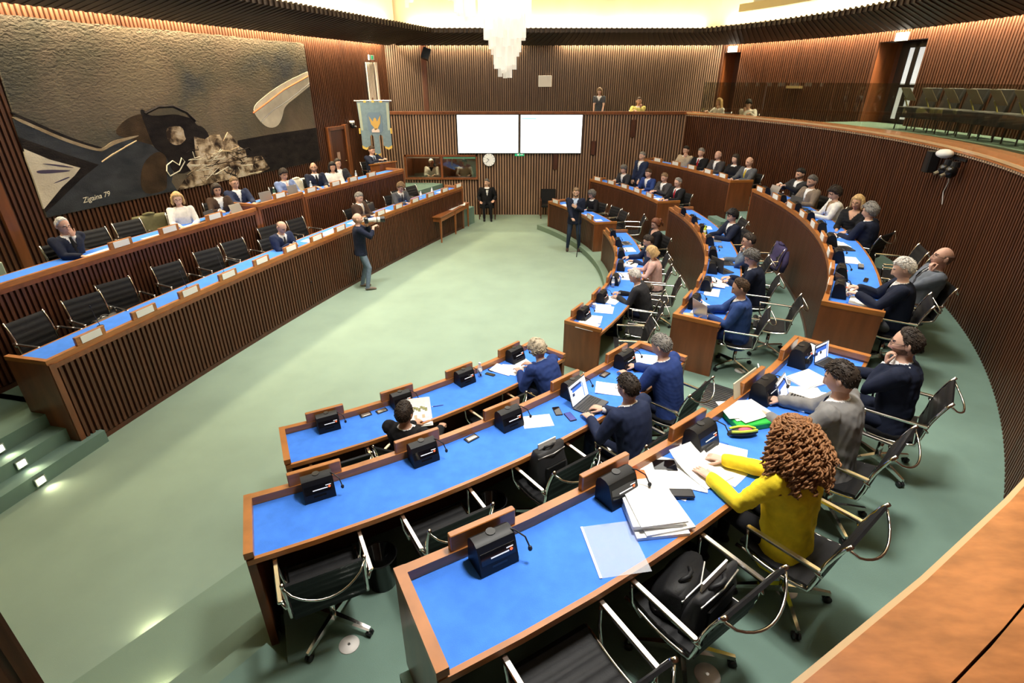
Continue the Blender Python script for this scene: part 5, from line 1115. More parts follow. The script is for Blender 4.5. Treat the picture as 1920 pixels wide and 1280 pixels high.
lsit('lb2', 161.45, .86, 'fair-haired man with glasses in a navy jacket, open white collar', -4, 12, turn=-22, top='navy', legs='navy', skin=3, hair=('short', 'ltbrown'), glasses=True, wl=(-0.14, 0.37, 0.82), wr=(0.12, 0.39, 0.82), chair_label='office chair of the fair-haired man at the upper bench')
lsit('lb3', 160.2, .66, 'dark-haired man in a light blue suit with a pink tie', 6, 18, turn=-14, top='lightblue', tie='pink', legs='lightblue', skin=1, hair=('full', 'dark'), wl=(-0.12, 0.39, 0.8), wr=(0.12, 0.39, 0.8), chair_label='office chair of the man in light blue')
lsit('lb3', 159.1, .72, 'bald bearded man with glasses in a dark suit, head turned', 4, 2, turn=-30, yaw=-20, top='navy2', tie='black', legs='navy', skin=1, hair=('bald', 'dark'), glasses=True, beard=True, wl=(-0.12, 0.37, 0.8), wr=(0.12, 0.37, 0.8), chair_label='office chair of the bald man at the upper bench')
lsit('lb3', 158.75, .42, 'woman in a white blouse with dark hair at the upper bench', 14, 20, turn=-40, top='white', style='shirt', shirt='white', legs='black', skin=1, hair=('shoulder', 'black'), female=True, lod='far', wl=(-0.12, 0.37, 0.8), wr=(0.12, 0.39, 0.8), chair_label='office chair of the woman in the white blouse')
lsit('lb3', 158.3, .62, 'man in glasses half hidden behind the woman in the white blouse', 4, 8, turn=-25, top='charcoal', legs='charcoal', skin=0, hair=('short', 'dark'), glasses=True, lod='far', chair_label='office chair behind the woman in the white blouse')
lsit('lf', 162.35, .42, 'balding man in a navy suit looking at his phone on the front bench', 22, 40, turn=-10, top='navy', tie='charcoal', legs='navy', skin=0, hair=('bald', 'dark'), wl=(-0.08, 0.35, 0.84), wr=(0.06, 0.35, 0.84), hl='grip', hr='grip', chair_label='office chair of the man with the phone')
lsit('lf', 159.45, .60, 'grey-haired man in a brown suit with a pale tie, hands together', 6, 26, top='brown', tie='beige', legs='brown', skin=0, hair=('short', 'grey'), wl=(-0.06, 0.36, 0.8), wr=(0.07, 0.36, 0.8), hl='grip', hr='grip', chair_label='office chair of the man in the brown suit')
lsit('lf', 157.75, .50, 'dark-suited man bending over the far part of the front bench', 24, 34, turn=-16, top='slategrey', legs='charcoal', tie='charcoal', skin=3, hair=('full', 'ltbrown'), glasses=True, wl=(-0.12, 0.41, 0.8), wr=(0.1, 0.43, 0.8), chair_label='office chair of the man bending at the front bench')
# ---- on the floor
person('bald photographer in a dark shirt and jeans aiming a long white lens', (-3.42, 11.72, 0), R(-70), stand=True, lean=2, pitch=4, wl=(-0.06, 0.2, 1.5), wr=(0.1, 0.34, 1.44), hl='grip', hr='grip', hdl=(.1, .6, .6), hdr=(-.3, .9, .3), top='navy2', style='shirt', shirt='navy2', sleeve=.78, legs='jeans', shoes='taupe', skin=3, hair=('bald', 'ltbrown'), elbow_l=(-.5, .1, -1), elbow_r=(.5, .2, -1), feet=((-.14, -.04), (.15, .05)), lod='near')
person('bearded man in a dark jacket standing at a floor microphone, hand on chest', (1.74, 14.82, 0), R(172), stand=True, lean=0, pitch=14, wl=(-0.04, 0.2, 1.24), wr=(0.06, 0.26, 0.96), hl='flat', hr='grip', hdl=(.7, .1, .5), pl=(0, 1, 0), hdr=(-.4, .9, 0), top='navy2', legs='dkjeans', shoes='brown', shirt='shirtblue', skin=0, hair=('short', 'ltbrown'), beard=True, feet=((-.16, .0), (.16, .02)), lod='mid')
person('usher in a black tailcoat and bow tie seated against the far wall', (-.86, 18.80, 0), R(182), lean=-2, pitch=2, yaw=-28, wl=(-0.22, 0.16, 0.64), wr=(0.24, 0.12, 0.6), hl='relaxed', hr='relaxed', top='black', legs='black', skin=0, hair=('short', 'salt'), knees=((-.12, .40), (.12, .40)), feet=((-.13, .42), (.11, .40)), lod='mid')
person('man in a dark suit bent over papers at the lectern', (-4.45, 17.82, 1.12), R(-128), lean=6, pitch=22, wl=(-.16, .38, .96), wr=(.10, .42, .96), hl='flat', hr='flat', top='navy2', tie='charcoal', shirt='shirtblue', legs='navy2', skin=3, hair=('short', 'brown'), lod='mid', scale=1.05)
chair(-4.45, 17.82, 1.12, R(-128), 'office chair of the man at the lectern', 'office chairs in use')
person('grey-haired man in a navy jacket standing to speak at the second far desk', (*pol(R2 + 1.05, 24.6), Z2), R(24.6) + PI / 2 + .15, stand=True, lean=2, pitch=8, wl=(-0.2, 0.28, 0.92), wr=(0.2, 0.16, 0.86), top='navy', legs='navy2', skin=0, hair=('short', 'grey'), lod='mid', scale=.98)
# ---- gallery
person('woman with brown hair in a grey top standing bent at the far gallery', (3.05, 20.25, 2.52), R(160), stand=True, lean=24, pitch=34, wl=(-0.16, 0.36, 0.8), wr=(0.14, 0.34, 0.8), top='slategrey', style='vneck', sleeve=.3, legs='navy', shirt='shirtwhite', skin=2, hair=('shoulder', 'ltbrown'), female=True, lod='far', scale=.95)
person('person in a pale yellow shirt seated at the far gallery rail', (4.35, 20.06, 2.52), R(178), lean=10, pitch=6, wl=chin(10, 6, -1), wr=(0.2, 0.38, 0.92), hl='grip', hdl=(0, .2, 1), pl=(0, 1, 0), top='palelemon', style='crew', garment='shirt', legs='navy', skin=1, hair=('short', 'brown'), lod='far')
person('blonde woman in white leaning on the gallery rail near the corner', (*pol(14.64, 26.4), 2.52), R(26.4) + PI / 2, lean=12, pitch=10, wl=chin(12, 10, -1), wr=(0.1, 0.42, 0.94), hl='grip', hdl=(0, .2, 1), pl=(0, 1, 0), top='white', style='crew', legs='navy', skin=2, hair=('shoulder', 'blond'), female=True, lod='far')
person('dark-haired person in a pale shirt bowed at the gallery rail', (*pol(14.66, 21.6), 2.52), R(21.6) + PI / 2 + .5, lean=16, pitch=30, wl=(-0.2, 0.42, 0.94), wr=chin(16, 30, 1), hr='grip', hdr=(0, .2, 1), pr=(0, 1, 0), top='white', style='crew', garment='shirt', legs='navy', skin=2, hair=('full', 'black'), lod='far')
# ---- booth
person('interpreter with white hair and a white vest behind the booth glass', (-2.92, YF + .86, .50), R(180), lean=10, pitch=20, top='white', style='vneck', shirt='black', legs='black', skin=1, hair=('short', 'white'), lod='far', wl=(-0.12, 0.36, 0.82), wr=(0.1, 0.36, 0.82))
person('interpreter in a cream shirt behind the right booth pane', (-1.72, YF + .88, .50), R(180), lean=10, pitch=24, top='cream', style='shirt', shirt='cream', sleeve=.4, legs='black', skin=4, hair=('short', 'black'), lod='far', wl=(-0.2, 0.36, 0.82), wr=(0.2, 0.36, 0.82))
build_people()
# ================================================================== empty chairs
def ec(key, th, label, dr=.76, turn=0.): return seat_chair(key, th, dr, turn, label, 'empty office chairs')
ec('n2', -63.4, 'empty office chair at the left end of the middle foreground desk', .76)
ec('n2', -58.6, 'empty office chair beside the waste bin at the middle foreground desk', .76)
ec('n2', -53.1, 'office chair carrying an open black bag at the middle foreground desk', .74)
ec('n3', -59.0, 'empty office chair at the left end of the nearest desk', .81)
ec('n3', -55.3, 'office chair loaded with black bags at the nearest desk', .80)
ec('n1', -61.0, 'empty office chair at the left end of the lowest foreground desk', .70)
ec('n1', -49.5, 'empty office chair at the lowest foreground desk left of the blond curls', .70)
ec('m1', -31.9, 'empty office chair at the near end of the lowest middle desk', .95, 25)
ec('m1', -27.9, 'empty office chair beside the bowed white-haired man', .92, 10)
ec('m1', -19.2, 'empty office chair between the bowed man and the woman in pink', 1.0, 6)
ec('m2', -28.2, 'empty grey-looking office chair behind the man in bright blue', 1.15, 4)
ec('m2', -14.0, 'office chair with a purple jacket over it at the second middle desk', 1.05, 6)
ec('m2', -3.2, 'empty office chair left of the young man with tousled hair', .90, 0)
ec('m3', -25.0, 'empty office chair pushed out beside the bald man', .95, 0)
ec('m3', -21.6, 'empty office chair next to the grey-haired person turned away', .98, 0)
ec('m3', -28.4 + .9, 'empty office chair with its seat showing behind the white-haired man', .86, 0)
ec('f1', 15.0, 'empty office chair at the near end of the lowest far desk', .85, 0)
ec('f1', 18.0, 'empty office chair in the middle of the lowest far desk', .90, 10)
ec('f1', 11.6, 'empty office chair pushed out at the end of the lowest far desk', 1.15, -20)
LCH = []
for i, th in enumerate((166.65, 165.95, 165.35, 164.45, 163.6, 162.95, 161.85, 161.1)):
    LCH.append(ec('lf', th, 'empty black chair, %s from the near end of the front left bench' % ORD[i], [.80, .80, .95, .86, .86, .86, 1.0, .90][i], [0, -12, -14, -12, -12, -8, -10, -6][i]))
for i, th in enumerate((158.7, 157.0, 156.3)):
    ec('lf', th, 'empty black chair, %s after the man in brown on the front left bench' % ORD[i], .9, -8); LCH.append(bpy.data.objects[-1]) if False else None
for i, th in enumerate((164.45, 163.8)):
    ec('lb1', th, 'empty black chair, %s right of the older man on the upper bench' % ORD[i], .86, -10)
for c_ in LCH: c_.scale = (1, 1, 1.10)
for x_, y_, z_, rz_, la_ in ((4.35, 20.06, 2.52, R(178), 'chair of the person in pale yellow at the far gallery rail'), (*pol(14.64, 26.4), 2.52, R(26.4) + PI / 2, 'chair of the blonde woman at the gallery rail'), (*pol(14.66, 21.6), 2.52, R(21.6) + PI / 2 + .5, 'chair of the bowed person at the gallery rail'), (-2.92, YF + .86, .50, PI, 'chair of the white-haired interpreter in the booth'), (-1.72, YF + .88, .50, PI, 'chair of the interpreter in the cream shirt')):
    chair(x_, y_, z_, rz_, la_, 'office chairs in use')
# ================================================================== things on the desks
mat('paper_print', (.84, .84, .82), .7, noise=.06, scale=30); mat('newsprint', (.74, .72, .68), .8, noise=.08, scale=30); mat('ink_grey', (.32, .32, .34), .8); mat('photo_olive', (.22, .22, .08), .7, noise=.5, scale=40); mat('photo_tan', (.5, .38, .25), .7)
mat('laptop_grey', (.055, .055, .058), .4); mat('laptop_silver', (.46, .46, .46), .35, metal=.7); mat('key', (.012, .012, .013), .5); mat('glass_black', (.004, .004, .006), .06)
mat('page_white', (.9, .95, 1), emit=.75); mat('page_blue', (.05, .18, .75), emit=.6); mat('page_dark', (.03, .05, .15), emit=.3)
mat('clear_plastic', (.85, .9, 1.), .08, alpha=.20); mat('bottle_plastic', (.80, .88, .95), .06, alpha=.35); mat('label_white', (.8, .8, .8), .5); mat('green_file', (.02, .42, .05), .4); mat('orange', (.85, .17, .04), .6); mat('lime', (.55, .65, .05), .6); mat('magenta', (.8, .10, .18), .6); mat('beige_lit_board', (.62, .56, .40), .5); mat('ink_blue', (.03, .05, .3), .4); mat('skyblue', (.35, .55, .85), .5); mat('buff', (.62, .48, .26), .7); mat('green_glass', (.06, .14, .09), .1, alpha=.6)
def at(key, r, th):
    d = DESKS[key]; p = pol(d['r'] + r, th, d['C']); return (p[0], p[1], d['zs']), R(th) + PI / 2
def sheet_mb(w, h, t, curl=0., n=8, jit=0.):
    mb = MB(); rings = []
    for i in range(n + 1):
        f = i / n; y = -h / 2 + h * f; z = curl * (f ** 3) + .0005; x = jit * math.sin(f * 5)
        rings.append([(-w / 2 + x, y, z), (w / 2 + x, y, z), (w / 2 + x, y, z + t), (-w / 2 + x, y, z + t)])
    return mb.loft(rings)
def sheet(key, r, th, rot, label, w=.21, h=.297, n=1, curl=0., m='paper_print', name='paper_sheet', dz=0., group='papers on the desks'):
    loc, rz = at(key, r, th); o = sheet_mb(w, h, max(.0012, .0011 * n), curl).obj(name, m); o.location = (loc[0], loc[1], loc[2] + dz); o.rotation_euler = (0, 0, rz + R(rot)); tag(o, label, 'paper', group); return o
def stack(key, r, th, rot, label, layers, dz=0., group='papers on the desks'):
    loc, rz = at(key, r, th); t = thing('paper_stack', label, 'papers', (loc[0], loc[1], loc[2] + dz), rz + R(rot), group); z = 0.
    for (dx, dy, a, n, w, h, cu) in layers:
        mb = sheet_mb(w, h, .0012 * n, cu); mb.xf(Matrix.Translation((dx, dy, z)) @ Matrix.Rotation(R(a), 4, 'Z')); mb.obj('sheaf', 'paper_print', t); z += .0012 * n + .0006
    return t
def laptop(key, r, th, rot, label, silver=False, lid=105, page=False, dr=0., w=.33, d=.23):
    loc, rz = at(key, r, th); t = thing('laptop', label, 'laptop', loc, rz + R(rot)); m = 'laptop_silver' if silver else 'laptop_grey'    # screen on the +Y side, opening towards -Y (the sitter)
    MB().rbox((0, 0, .009), (w, d, .016), .004).obj('base', m, t)
    k = MB()
    for iy in range(5):
        for ix in range(12): k.box((-w * .42 + ix * w * .0765, d * .33 - iy * d * .115, .018), (w * .062, d * .085, .003))
    stuff(k.obj('keys', 'key', t)); MB().box((0, -d * .34, .0175), (w * .3, d * .22, .001)).obj('touchpad', 'key', t)
    M4 = Matrix.Translation((0, d / 2, .016)) @ Matrix.Rotation(R(90 - lid), 4, 'X')   # lid in the xz plane leaning back
    l = MB(); l.rbox((0, .004, d / 2), (w, .008, d), .003); l.xf(M4); lo = l.obj('lid', m, t)
    MB().box((0, -.001, d / 2), (w * .94, .003, d * .90)).xf(M4).obj('screen', 'page_white' if page else 'glass_black', lo)
    if page:
        for c, sz, mm in (((-.03, -.0032, d * .80), (.20, .001, .022), 'page_dark'), ((-.02, -.0033, d * .68), (.18, .001, .035), 'page_blue'), ((-.10, -.0033, d * .5), (.04, .001, .03), 'page_dark'), ((.085, -.0034, d * .45), (.012, .001, .16), 'page_blue')): MB().box(c, sz).xf(M4).obj('page_block', mm, lo)
    return t
def phone(key, r, th, rot, label, m='glass_black', w=.075, h=.15, t=.009, name='phone', cat='phone', dz=0.):
    loc, rz = at(key, r, th); o = thing(name, label, cat, (loc[0], loc[1], loc[2] + dz), rz + R(rot)); MB().rbox((0, 0, t / 2), (w, h, t), .006).obj('case', 'black', o); MB().rbox((0, 0, t + .0006), (w * .9, h * .92, .0012), .004).obj('glass', m, o); return o
def bottle(loc, label, m='bottle_plastic', h=.20, r=.031, cap='white'):
    t = thing('water_bottle', label, 'bottle', loc, 0, 'water bottles'); MB().lathe([(0, 0), (r, 0), (r, .02), (r * .93, .05), (r, .08), (r, h * .62), (r * .8, h * .74), (r * .42, h * .84), (r * .42, h * .92), (0, h * .92)], 16).obj('body', m, t, True); MB().lathe([(0, h * .90), (r * .5, h * .90), (r * .5, h), (0, h)], 12).obj('cap', cap, t); MB().lathe([(r * 1.01, h * .28), (r * 1.01, h * .52)], 16).obj('label_band', 'label_white', t, True); return t
def bottle_at(key, r, th, label, **k): loc, rz = at(key, r, th); return bottle(loc, label, **k)
def pad(key, r, th, rot, label):   # flush socket plate
    loc, rz = at(key, r, th); t = thing('socket_plate', label, 'socket plate', loc, rz + R(rot), 'socket plates on the desks'); MB().rbox((0, 0, .006), (.13, .075, .012), .004).obj('frame', 'black', t); MB().rbox((0, 0, .0125), (.10, .05, .003), .002).obj('cover', 'alu', t)
def pen(key, r, th, rot, label, m='black'):
    loc, rz = at(key, r, th); t = thing('pen', label, 'pen', loc, rz + R(rot)); MB().tube([(0, -.065, .006), (0, .06, .006)], .0045, 8).obj('barrel', m, t); MB().tube([(0, .06, .006), (0, .075, .006)], [.004, .001], 8).obj('tip', 'alu', t)
# ---- lowest foreground desk
t_loc, t_rz = at('n1', .42, -55.0)
t = thing('newspaper', 'open newspaper with a green picture held over the lowest desk', 'newspaper', t_loc, t_rz + R(-22)); M4 = Matrix.Translation((0, 0, .03)) @ Matrix.Rotation(R(14), 4, 'X')
mb = sheet_mb(.30, .40, .004, .03); mb.xf(M4); mb.obj('front_page', 'newsprint', t); mb = sheet_mb(.30, .40, .004, .05); mb.xf(Matrix.Translation((.015, -.012, .018)) @ Matrix.Rotation(R(14), 4, 'X')); mb.obj('back_page', 'newsprint', t)
def onpage(name, x, y, w, h, m): mb = MB(); mb.box((x, y, .0062 + .03 * ((y + .2) / .4) ** 3), (w, h, .001)); mb.xf(M4); mb.obj(name, m, t)
onpage('headline', .02, .165, .16, .014, 'ink_grey'); onpage('logo', -.12, .165, .03, .022, 'green_file')
for k in range(9): onpage('picture', -.10 + .026 * k, .07 - .02 * (k % 3), .028, .05, 'photo_olive')
for k in range(6): onpage('text_column', -.11 + .045 * k, -.07, .032, .05, 'newsprint' if k % 2 else 'photo_tan')
pad('n1', .10, -58.2, 0, 'left socket plate on the lowest foreground desk'); pad('n1', .12, -57.0, 5, 'right socket plate on the lowest foreground desk beside the newspaper')
pen('n1', .40, -53.2, 70, 'dark pen lying on the lowest foreground desk', 'ink_blue'); bottle_at('n1', .14, -48.0, 'clear water bottle on the lowest foreground desk')
phone('n1', .20, -47.2, 20, 'black remote control beside the clear water bottle', w=.055, h=.14, name='remote_control', cat='remote'); pad('n1', .12, -46.4, 0, 'socket plate beside the blond man’s papers')
stack('n1', .27, -45.6, 25, 'white papers spread left of the man with blond curls', [(0, 0, 0, 2, .21, .3, 0), (.06, -.05, 14, 2, .21, .3, 0), (-.02, .06, -8, 1, .21, .3, .01)])
sheet('n1', .18, -43.6, -15, 'white sheet under the hands of the man with blond curls', n=2)
# ---- middle foreground desk
pad('n2', .11, -55.4, 8, 'socket plate on the middle foreground desk beside the third unit')
sheet('n2', .25, -51.8, 62, 'single white sheet on the middle foreground desk', .20, .29); phone('n2', .25, -50.35, -28, 'black phone next to the single white sheet'); phone('n2', .40, -50.2, -18, 'blue-screened phone beside the laptop', m='ink_blue')
laptop('n2', .40, -48.6, 12, 'open black laptop showing a blue and white page', page=True, lid=108)
sheet('n2', .33, -46.4, 35, 'white papers right of the open laptop', .24, .32, 3, .01); pad('n2', .10, -45.3, 5, 'black socket plate right of the open laptop')
phone('n2', .27, -43.4, -40, 'phone under the hands of the grey-haired man'); sheet('n2', .26, -41.7, 30, 'white sheet at the right end of the middle foreground desk', .23, .32, 2)
# ---- nearest desk
loc, rz = at('n3', .44, -56.5); t = thing('plastic_folder', 'clear plastic sleeve lying on the nearest desk', 'folder', (loc[0], loc[1], loc[2] + .002), rz + R(-24)); MB().box((0, 0, .001), (.29, .37, .002)).obj('sleeve', 'clear_plastic', t); MB().box((-.142, 0, .003), (.014, .37, .002)).obj('punched_strip', 'paper', t)
stack('n3', .36, -54.75, -28, 'thick pile of white papers on the nearest desk', [(.0, .0, 0, 18, .32, .42, 0), (.03, .01, 6, 10, .31, .41, 0), (-.01, .03, -3, 20, .30, .39, .004), (.01, .02, 2, 8, .29, .38, .015)])
stack('n3', .24, -53.2, 18, 'fanned white papers between the thick pile and the woman in yellow', [(0, .03, 0, 2, .28, .36, 0), (.10, -.03, 16, 2, .28, .36, 0), (-.06, .05, -12, 2, .26, .32, 0)], .001)
phone('n3', .36, -53.6, 52, 'black notebook lying on the white papers', m='black', w=.075, h=.21, t=.016, name='notebook', cat='notebook', dz=.012)
phone('n3', .12, -52.8, 50, 'black tablet leaning at the third unit of the nearest desk', w=.12, h=.17)
loc, rz = at('n3', .10, -53.9); t = thing('paper_cutout', 'orange paper shape beside a black microphone on the nearest desk', 'paper', loc, rz); MB().prism([(-.05, -.07), (.03, -.05), (.07, .02), (.01, .07), (-.03, .03), (-.06, .02)], .001, .02).obj('sheet', 'orange', t)
stack('n3', .33, -51.35, 4, 'pale cream papers under the hands of the woman in yellow', [(0, -.02, 0, 3, .28, .36, 0), (.12, .03, 22, 2, .24, .33, .01), (-.14, .05, -14, 3, .26, .35, .08), (.02, .12, 30, 2, .23, .32, 0)])
loc, rz = at('n3', .19, -48.3); t = thing('ring_binder', 'bright green binder under white papers on the nearest desk', 'binder', loc, rz + R(-28)); b = MB(); b.rbox((0, 0, .026), (.32, .28, .052), .012); b.obj('cover', 'green_file', t)
loc2 = (loc[0], loc[1], loc[2] + .054); t = thing('paper_stack', 'white papers lying on the bright green binder', 'papers', loc2, rz + R(-28), 'papers on the desks')
for dx, dy, a in ((.01, .05, 0), (.03, .03, 10), (-.02, .06, -8)): mb = sheet_mb(.30, .24, .004, .0); mb.xf(Matrix.Translation((dx, dy, .005 * (a > 0) + .009 * (a < 0))) @ Matrix.Rotation(R(a), 4, 'Z')); mb.obj('sheaf', 'paper_print', t)
loc, rz = at('n3', .27, -49.3); t = thing('pencil_case', 'black and lime pencil case with a pink patch', 'pencil case', loc, rz + R(-35)); mb = MB(); rings = []
for i in range(9): f = i / 8; w = .040 * math.sin(PI * min(.96, max(.04, f))) ** .5 + .004; rings.append([(-.11 + .22 * f, w * math.cos(a), .03 + .030 * math.sin(a) * w / .044) for a in np.linspace(0, 2 * PI, 12, endpoint=False)])
mb.loft(rings); mb.obj('pouch', 'black_soft', t, True)
MB().tube([(-.10, -.02, .052), (-.03, -.036, .058), (.04, -.034, .058), (.10, -.015, .05)], .010, 8).obj('lime_zip', 'lime', t); MB().tube([(-.10, .02, .056), (-.03, .030, .060), (.05, .026, .060), (.10, .01, .05)], .009, 8).obj('lime_zip', 'lime', t); MB().sphere((.01, -.004, .055), .055, .022, .010, 12, 6).obj('pink_patch', 'magenta', t, True)
loc, rz = at('n3', .08, -49.9); t = thing('eyeglasses', 'thin folded eyeglasses beside the pencil case', 'glasses', loc, rz)
for x in (-.03, .03): MB().tube([(x + .022 * math.cos(a), .018 * math.sin(a), .012) for a in np.linspace(0, 2 * PI, 12)], .002, 5).obj('lens_rim', 'black', t)
MB().tube([(-.05, 0, .012), (0, -.06, .01), (.05, 0, .012)], .002, 5).obj('temple', 'black', t)
laptop('n3', .36, -45.8, 6, 'small pale-screened tablet computer before the man in light grey', silver=True, lid=112, page=True, w=.25, d=.18)
stack('n3', .40, -45.0, 30, 'white sheets beside the man in light grey, a pair of glasses on top', [(0, 0, 0, 3, .22, .31, 0), (.05, .03, 9, 2, .21, .30, 0)])
stack('n3', .30, -43.7, -22, 'thick white report right of the small pale-screened tablet', [(0, 0, 0, 10, .30, .22, 0), (.01, .01, 3, 4, .30, .215, .006)])
loc, rz = at('n3', .16, -44.6); t = thing('card_reader', 'small grey card reader with a white cable on the nearest desk', 'card reader', loc, rz + R(15)); MB().rbox((0, 0, .012), (.08, .11, .024), .005).obj('case', 'laptop_silver', t); MB().rbox((0, .02, .035), (.06, .05, .024), .004).obj('slot_block', 'alu', t); MB().tube([(0, .055, .01), (.04, .10, .006), (.02, .17, .006), (.10, .22, .006), (.17, .22, .006), (.25, .24, .01)], .006, 6).obj('cable', 'white', t)
loc, rz = at('n3', .12, -40.9); t = thing('folded_cloth', 'crumpled white cloth in the far corner of the nearest desk', 'cloth', loc, rz); mb = MB()
for c, a in (((-.06, .0, .03), (.07, .06, .04)), ((.03, .02, .035), (.09, .05, .035)), ((.10, -.02, .03), (.07, .07, .03)), ((.0, -.05, .025), (.10, .05, .025))): mb.sphere(c, *a, 12, 8)
mb.obj('cloth', 'paper', t, True)
laptop('n3', .36, -41.6, -14, 'dark tablet standing open in front of the bearded man', lid=100, page=True, w=.24, d=.17)
loc, rz = at('n3', .03, -46.9); t = thing('lit_board_face', 'beige panel painted as a brightly lit name board on the nearest desk', 'panel', (loc[0], loc[1], loc[2] + .05), rz); b = MB(); b.rbox((0, 0, .08), (.40, .012, .16), .004); b.xf(Matrix.Rotation(R(-12), 4, 'X')); b.obj('sheet', 'beige_lit_board', t)  # added panel: strong light on the name board, painted beige
# ---- middle block, lowest row
stack('m1', .28, -32.7, 8, 'white papers covering the near end of the lowest middle desk', [(0, 0, 0, 4, .42, .30, 0), (.16, -.02, 10, 3, .30, .30, 0), (-.14, -.04, -8, 3, .30, .30, 0)])
stack('m1', .30, -28.6, 14, 'white papers in the gap before the bowed man', [(0, 0, 0, 5, .32, .30, 0), (.06, .02, 12, 3, .30, .28, .01)]); stack('m1', .26, -25.6, -6, 'white papers under the hands of the bowed man', [(0, 0, 0, 4, .34, .30, 0), (-.05, .04, 15, 2, .21, .30, .01)])
bottle_at('m1', .13, -21.2, 'water bottle with a yellow label on the lowest middle desk', cap='white'); loc, rz = at('m1', .12, -28.6); t = thing('cup', 'small white cup on the lowest middle desk', 'cup', loc, 0); MB().lathe([(0, 0), (.022, 0), (.034, .07), (.036, .075), (.030, .07), (.02, .01), (0, .01)], 14).obj('bowl', 'white', t, True); MB().tube([(.034, 0, .055), (.055, 0, .045), (.03, 0, .02)], .004, 6).obj('handle', 'white', t)
stack('m1', .34, -17.0, 10, 'open papers in front of the woman in pink', [(0, 0, 0, 4, .34, .30, 0), (.10, .05, 14, 3, .30, .28, .015)]); stack('m1', .34, -12.0, -8, 'thick white book beside the navy-suited man', [(0, 0, 0, 22, .36, .26, 0)])
phone('m1', .36, -11.9, 60, 'dark strip of a pen case lying on the thick white book', w=.03, h=.16, name='pen_case', cat='case', dz=.03)
sheet('m1', .36, -4.6, 8, 'white sheet at the far part of the lowest middle desk', .34, .24, 3); laptop('m1', .36, -1.4, 10, 'flat silver laptop before the auburn-haired woman', silver=True, lid=150, w=.30, d=.21)
# ---- middle block, second row
laptop('m2', .38, -32.7, 50, 'silver laptop with raised lid before the man in bright blue', silver=True, lid=100, w=.33, d=.23)
stack('m2', .22, -31.2, -16, 'white papers and a buff envelope behind the silver laptop', [(0, 0, 0, 4, .30, .22, 0), (-.10, -.06, 15, 3, .30, .22, 0), (.08, .06, -20, 2, .26, .2, .02)]); sheet('m2', .16, -33.4, 20, 'buff envelope at the near end of the second middle desk', .22, .14, 3, m='buff', name='envelope', dz=.008)
sheet('m2', .24, -27.2, 4, 'white sheet on the empty place of the second middle desk', .34, .22, 3); stack('m2', .28, -24.6, 20, 'heap of loose white pages left of the black laptop', [(0, 0, 0, 4, .30, .26, .03), (.10, .06, 24, 4, .30, .26, .06), (-.08, .05, -18, 3, .30, .26, .04)])
laptop('m2', .30, -20.9, 40, 'open black laptop with a dark screen at the second middle desk', lid=95); laptop('m2', .38, -18.3, 10, 'flat grey laptop before the man in grey-blue', silver=False, lid=165, w=.30, d=.21); pad('m2', .34, -12.6, 0, 'dark card on the empty blue top of the second middle desk')
sheet('m2', .32, -10.0, 4, 'grey tablet before the young man with tousled hair', .26, .18, 6, m='laptop_silver', name='tablet'); stack('m2', .26, -8.4, 10, 'white papers under the young man’s hands', [(0, 0, 0, 2, .24, .2, 0), (.05, .05, 12, 2, .2, .2, 0)])
bottle_at('m2', .16, -7.6, 'yellow juice bottle on the second middle desk', m='lime', cap='lime'); sheet('m2', .34, -4.2, -6, 'white sheet right of the yellow juice bottle', .30, .22, 2); laptop('m2', .30, .6, 4, 'flat dark laptop at the far end of the second middle desk', lid=160)
# ---- middle block, top row
stack('m3', .38, -33.0, -10, 'white sheet along the near edge of the topmost middle desk', [(-.1, -.06, 0, 2, .30, .12, 0), (.12, .02, 8, 10, .30, .24, .0)]); stack('m3', .38, -30.6, -12, 'open printed papers with a red heading before the white-haired man', [(0, 0, 0, 3, .34, .28, 0), (.06, .08, 10, 2, .30, .24, .02)])
laptop('m3', .22, -29.9, 30, 'dark tablet propped open before the white-haired man', lid=110, w=.22, d=.16); phone('m3', .44, -28.2, 80, 'black pen case on the printed papers', w=.05, h=.17, name='pen_case', cat='case', dz=.006)
stack('m3', .30, -23.9, 6, 'white papers at the empty place of the topmost middle desk', [(0, 0, 0, 3, .36, .26, 0)]); phone('m3', .42, -25.4, 85, 'grey spectacle case on the topmost middle desk', m='laptop_silver', w=.07, h=.20, t=.03, name='spectacle_case', cat='case')
stack('m3', .28, -19.8, 14, 'white papers before the grey-haired person turned away', [(0, 0, 0, 3, .30, .26, 0), (.14, .04, 20, 3, .24, .24, 0)]); stack('m3', .30, -16.9, 4, 'white papers before the blonde woman in black', [(0, 0, 0, 2, .32, .24, 0)]); laptop('m3', .34, -20.9, 16, 'closed-looking dark tablet near the turned-away person', lid=165, w=.26, d=.18)
laptop('m3', .30, -6.6, 20, 'black laptop in front of the man in taupe', lid=80); laptop('m3', .34, -.6, 10, 'silver laptop at the far end of the topmost middle desk', silver=True, lid=70); bottle_at('m3', .22, -3.2, 'dark blue water bottle at the topmost middle desk', m='ink_blue', cap='white')
# ---- far block
for i, (k, th, w) in enumerate((('f1', 13.8, .2), ('f1', 17.8, .24), ('f1', 27.4, .26), ('f2', 13.2, .3), ('f2', 15.4, .26), ('f2', 20.0, .22), ('f2', 23.2, .24), ('f3', 9.8, .32), ('f3', 14.4, .24), ('f3', 17.4, .24))):
    sheet(k, .30, th, 6 * (i % 3) - 5, ['white sheet nearest the end of the lowest far desk', 'white sheet between the empty chairs of the lowest far desk', 'white folded paper at the far end of the lowest far desk', 'white sheet before the man with the red tie', 'white sheet before the fair-haired man in grey', 'white sheet before the man in royal blue', 'white sheet before the standing speaker', 'white sheet before the man with the golden tie', 'white sheet before the bald man at the top far desk', 'white sheet before the man with the dark red tie'][i], w, .2, 2)
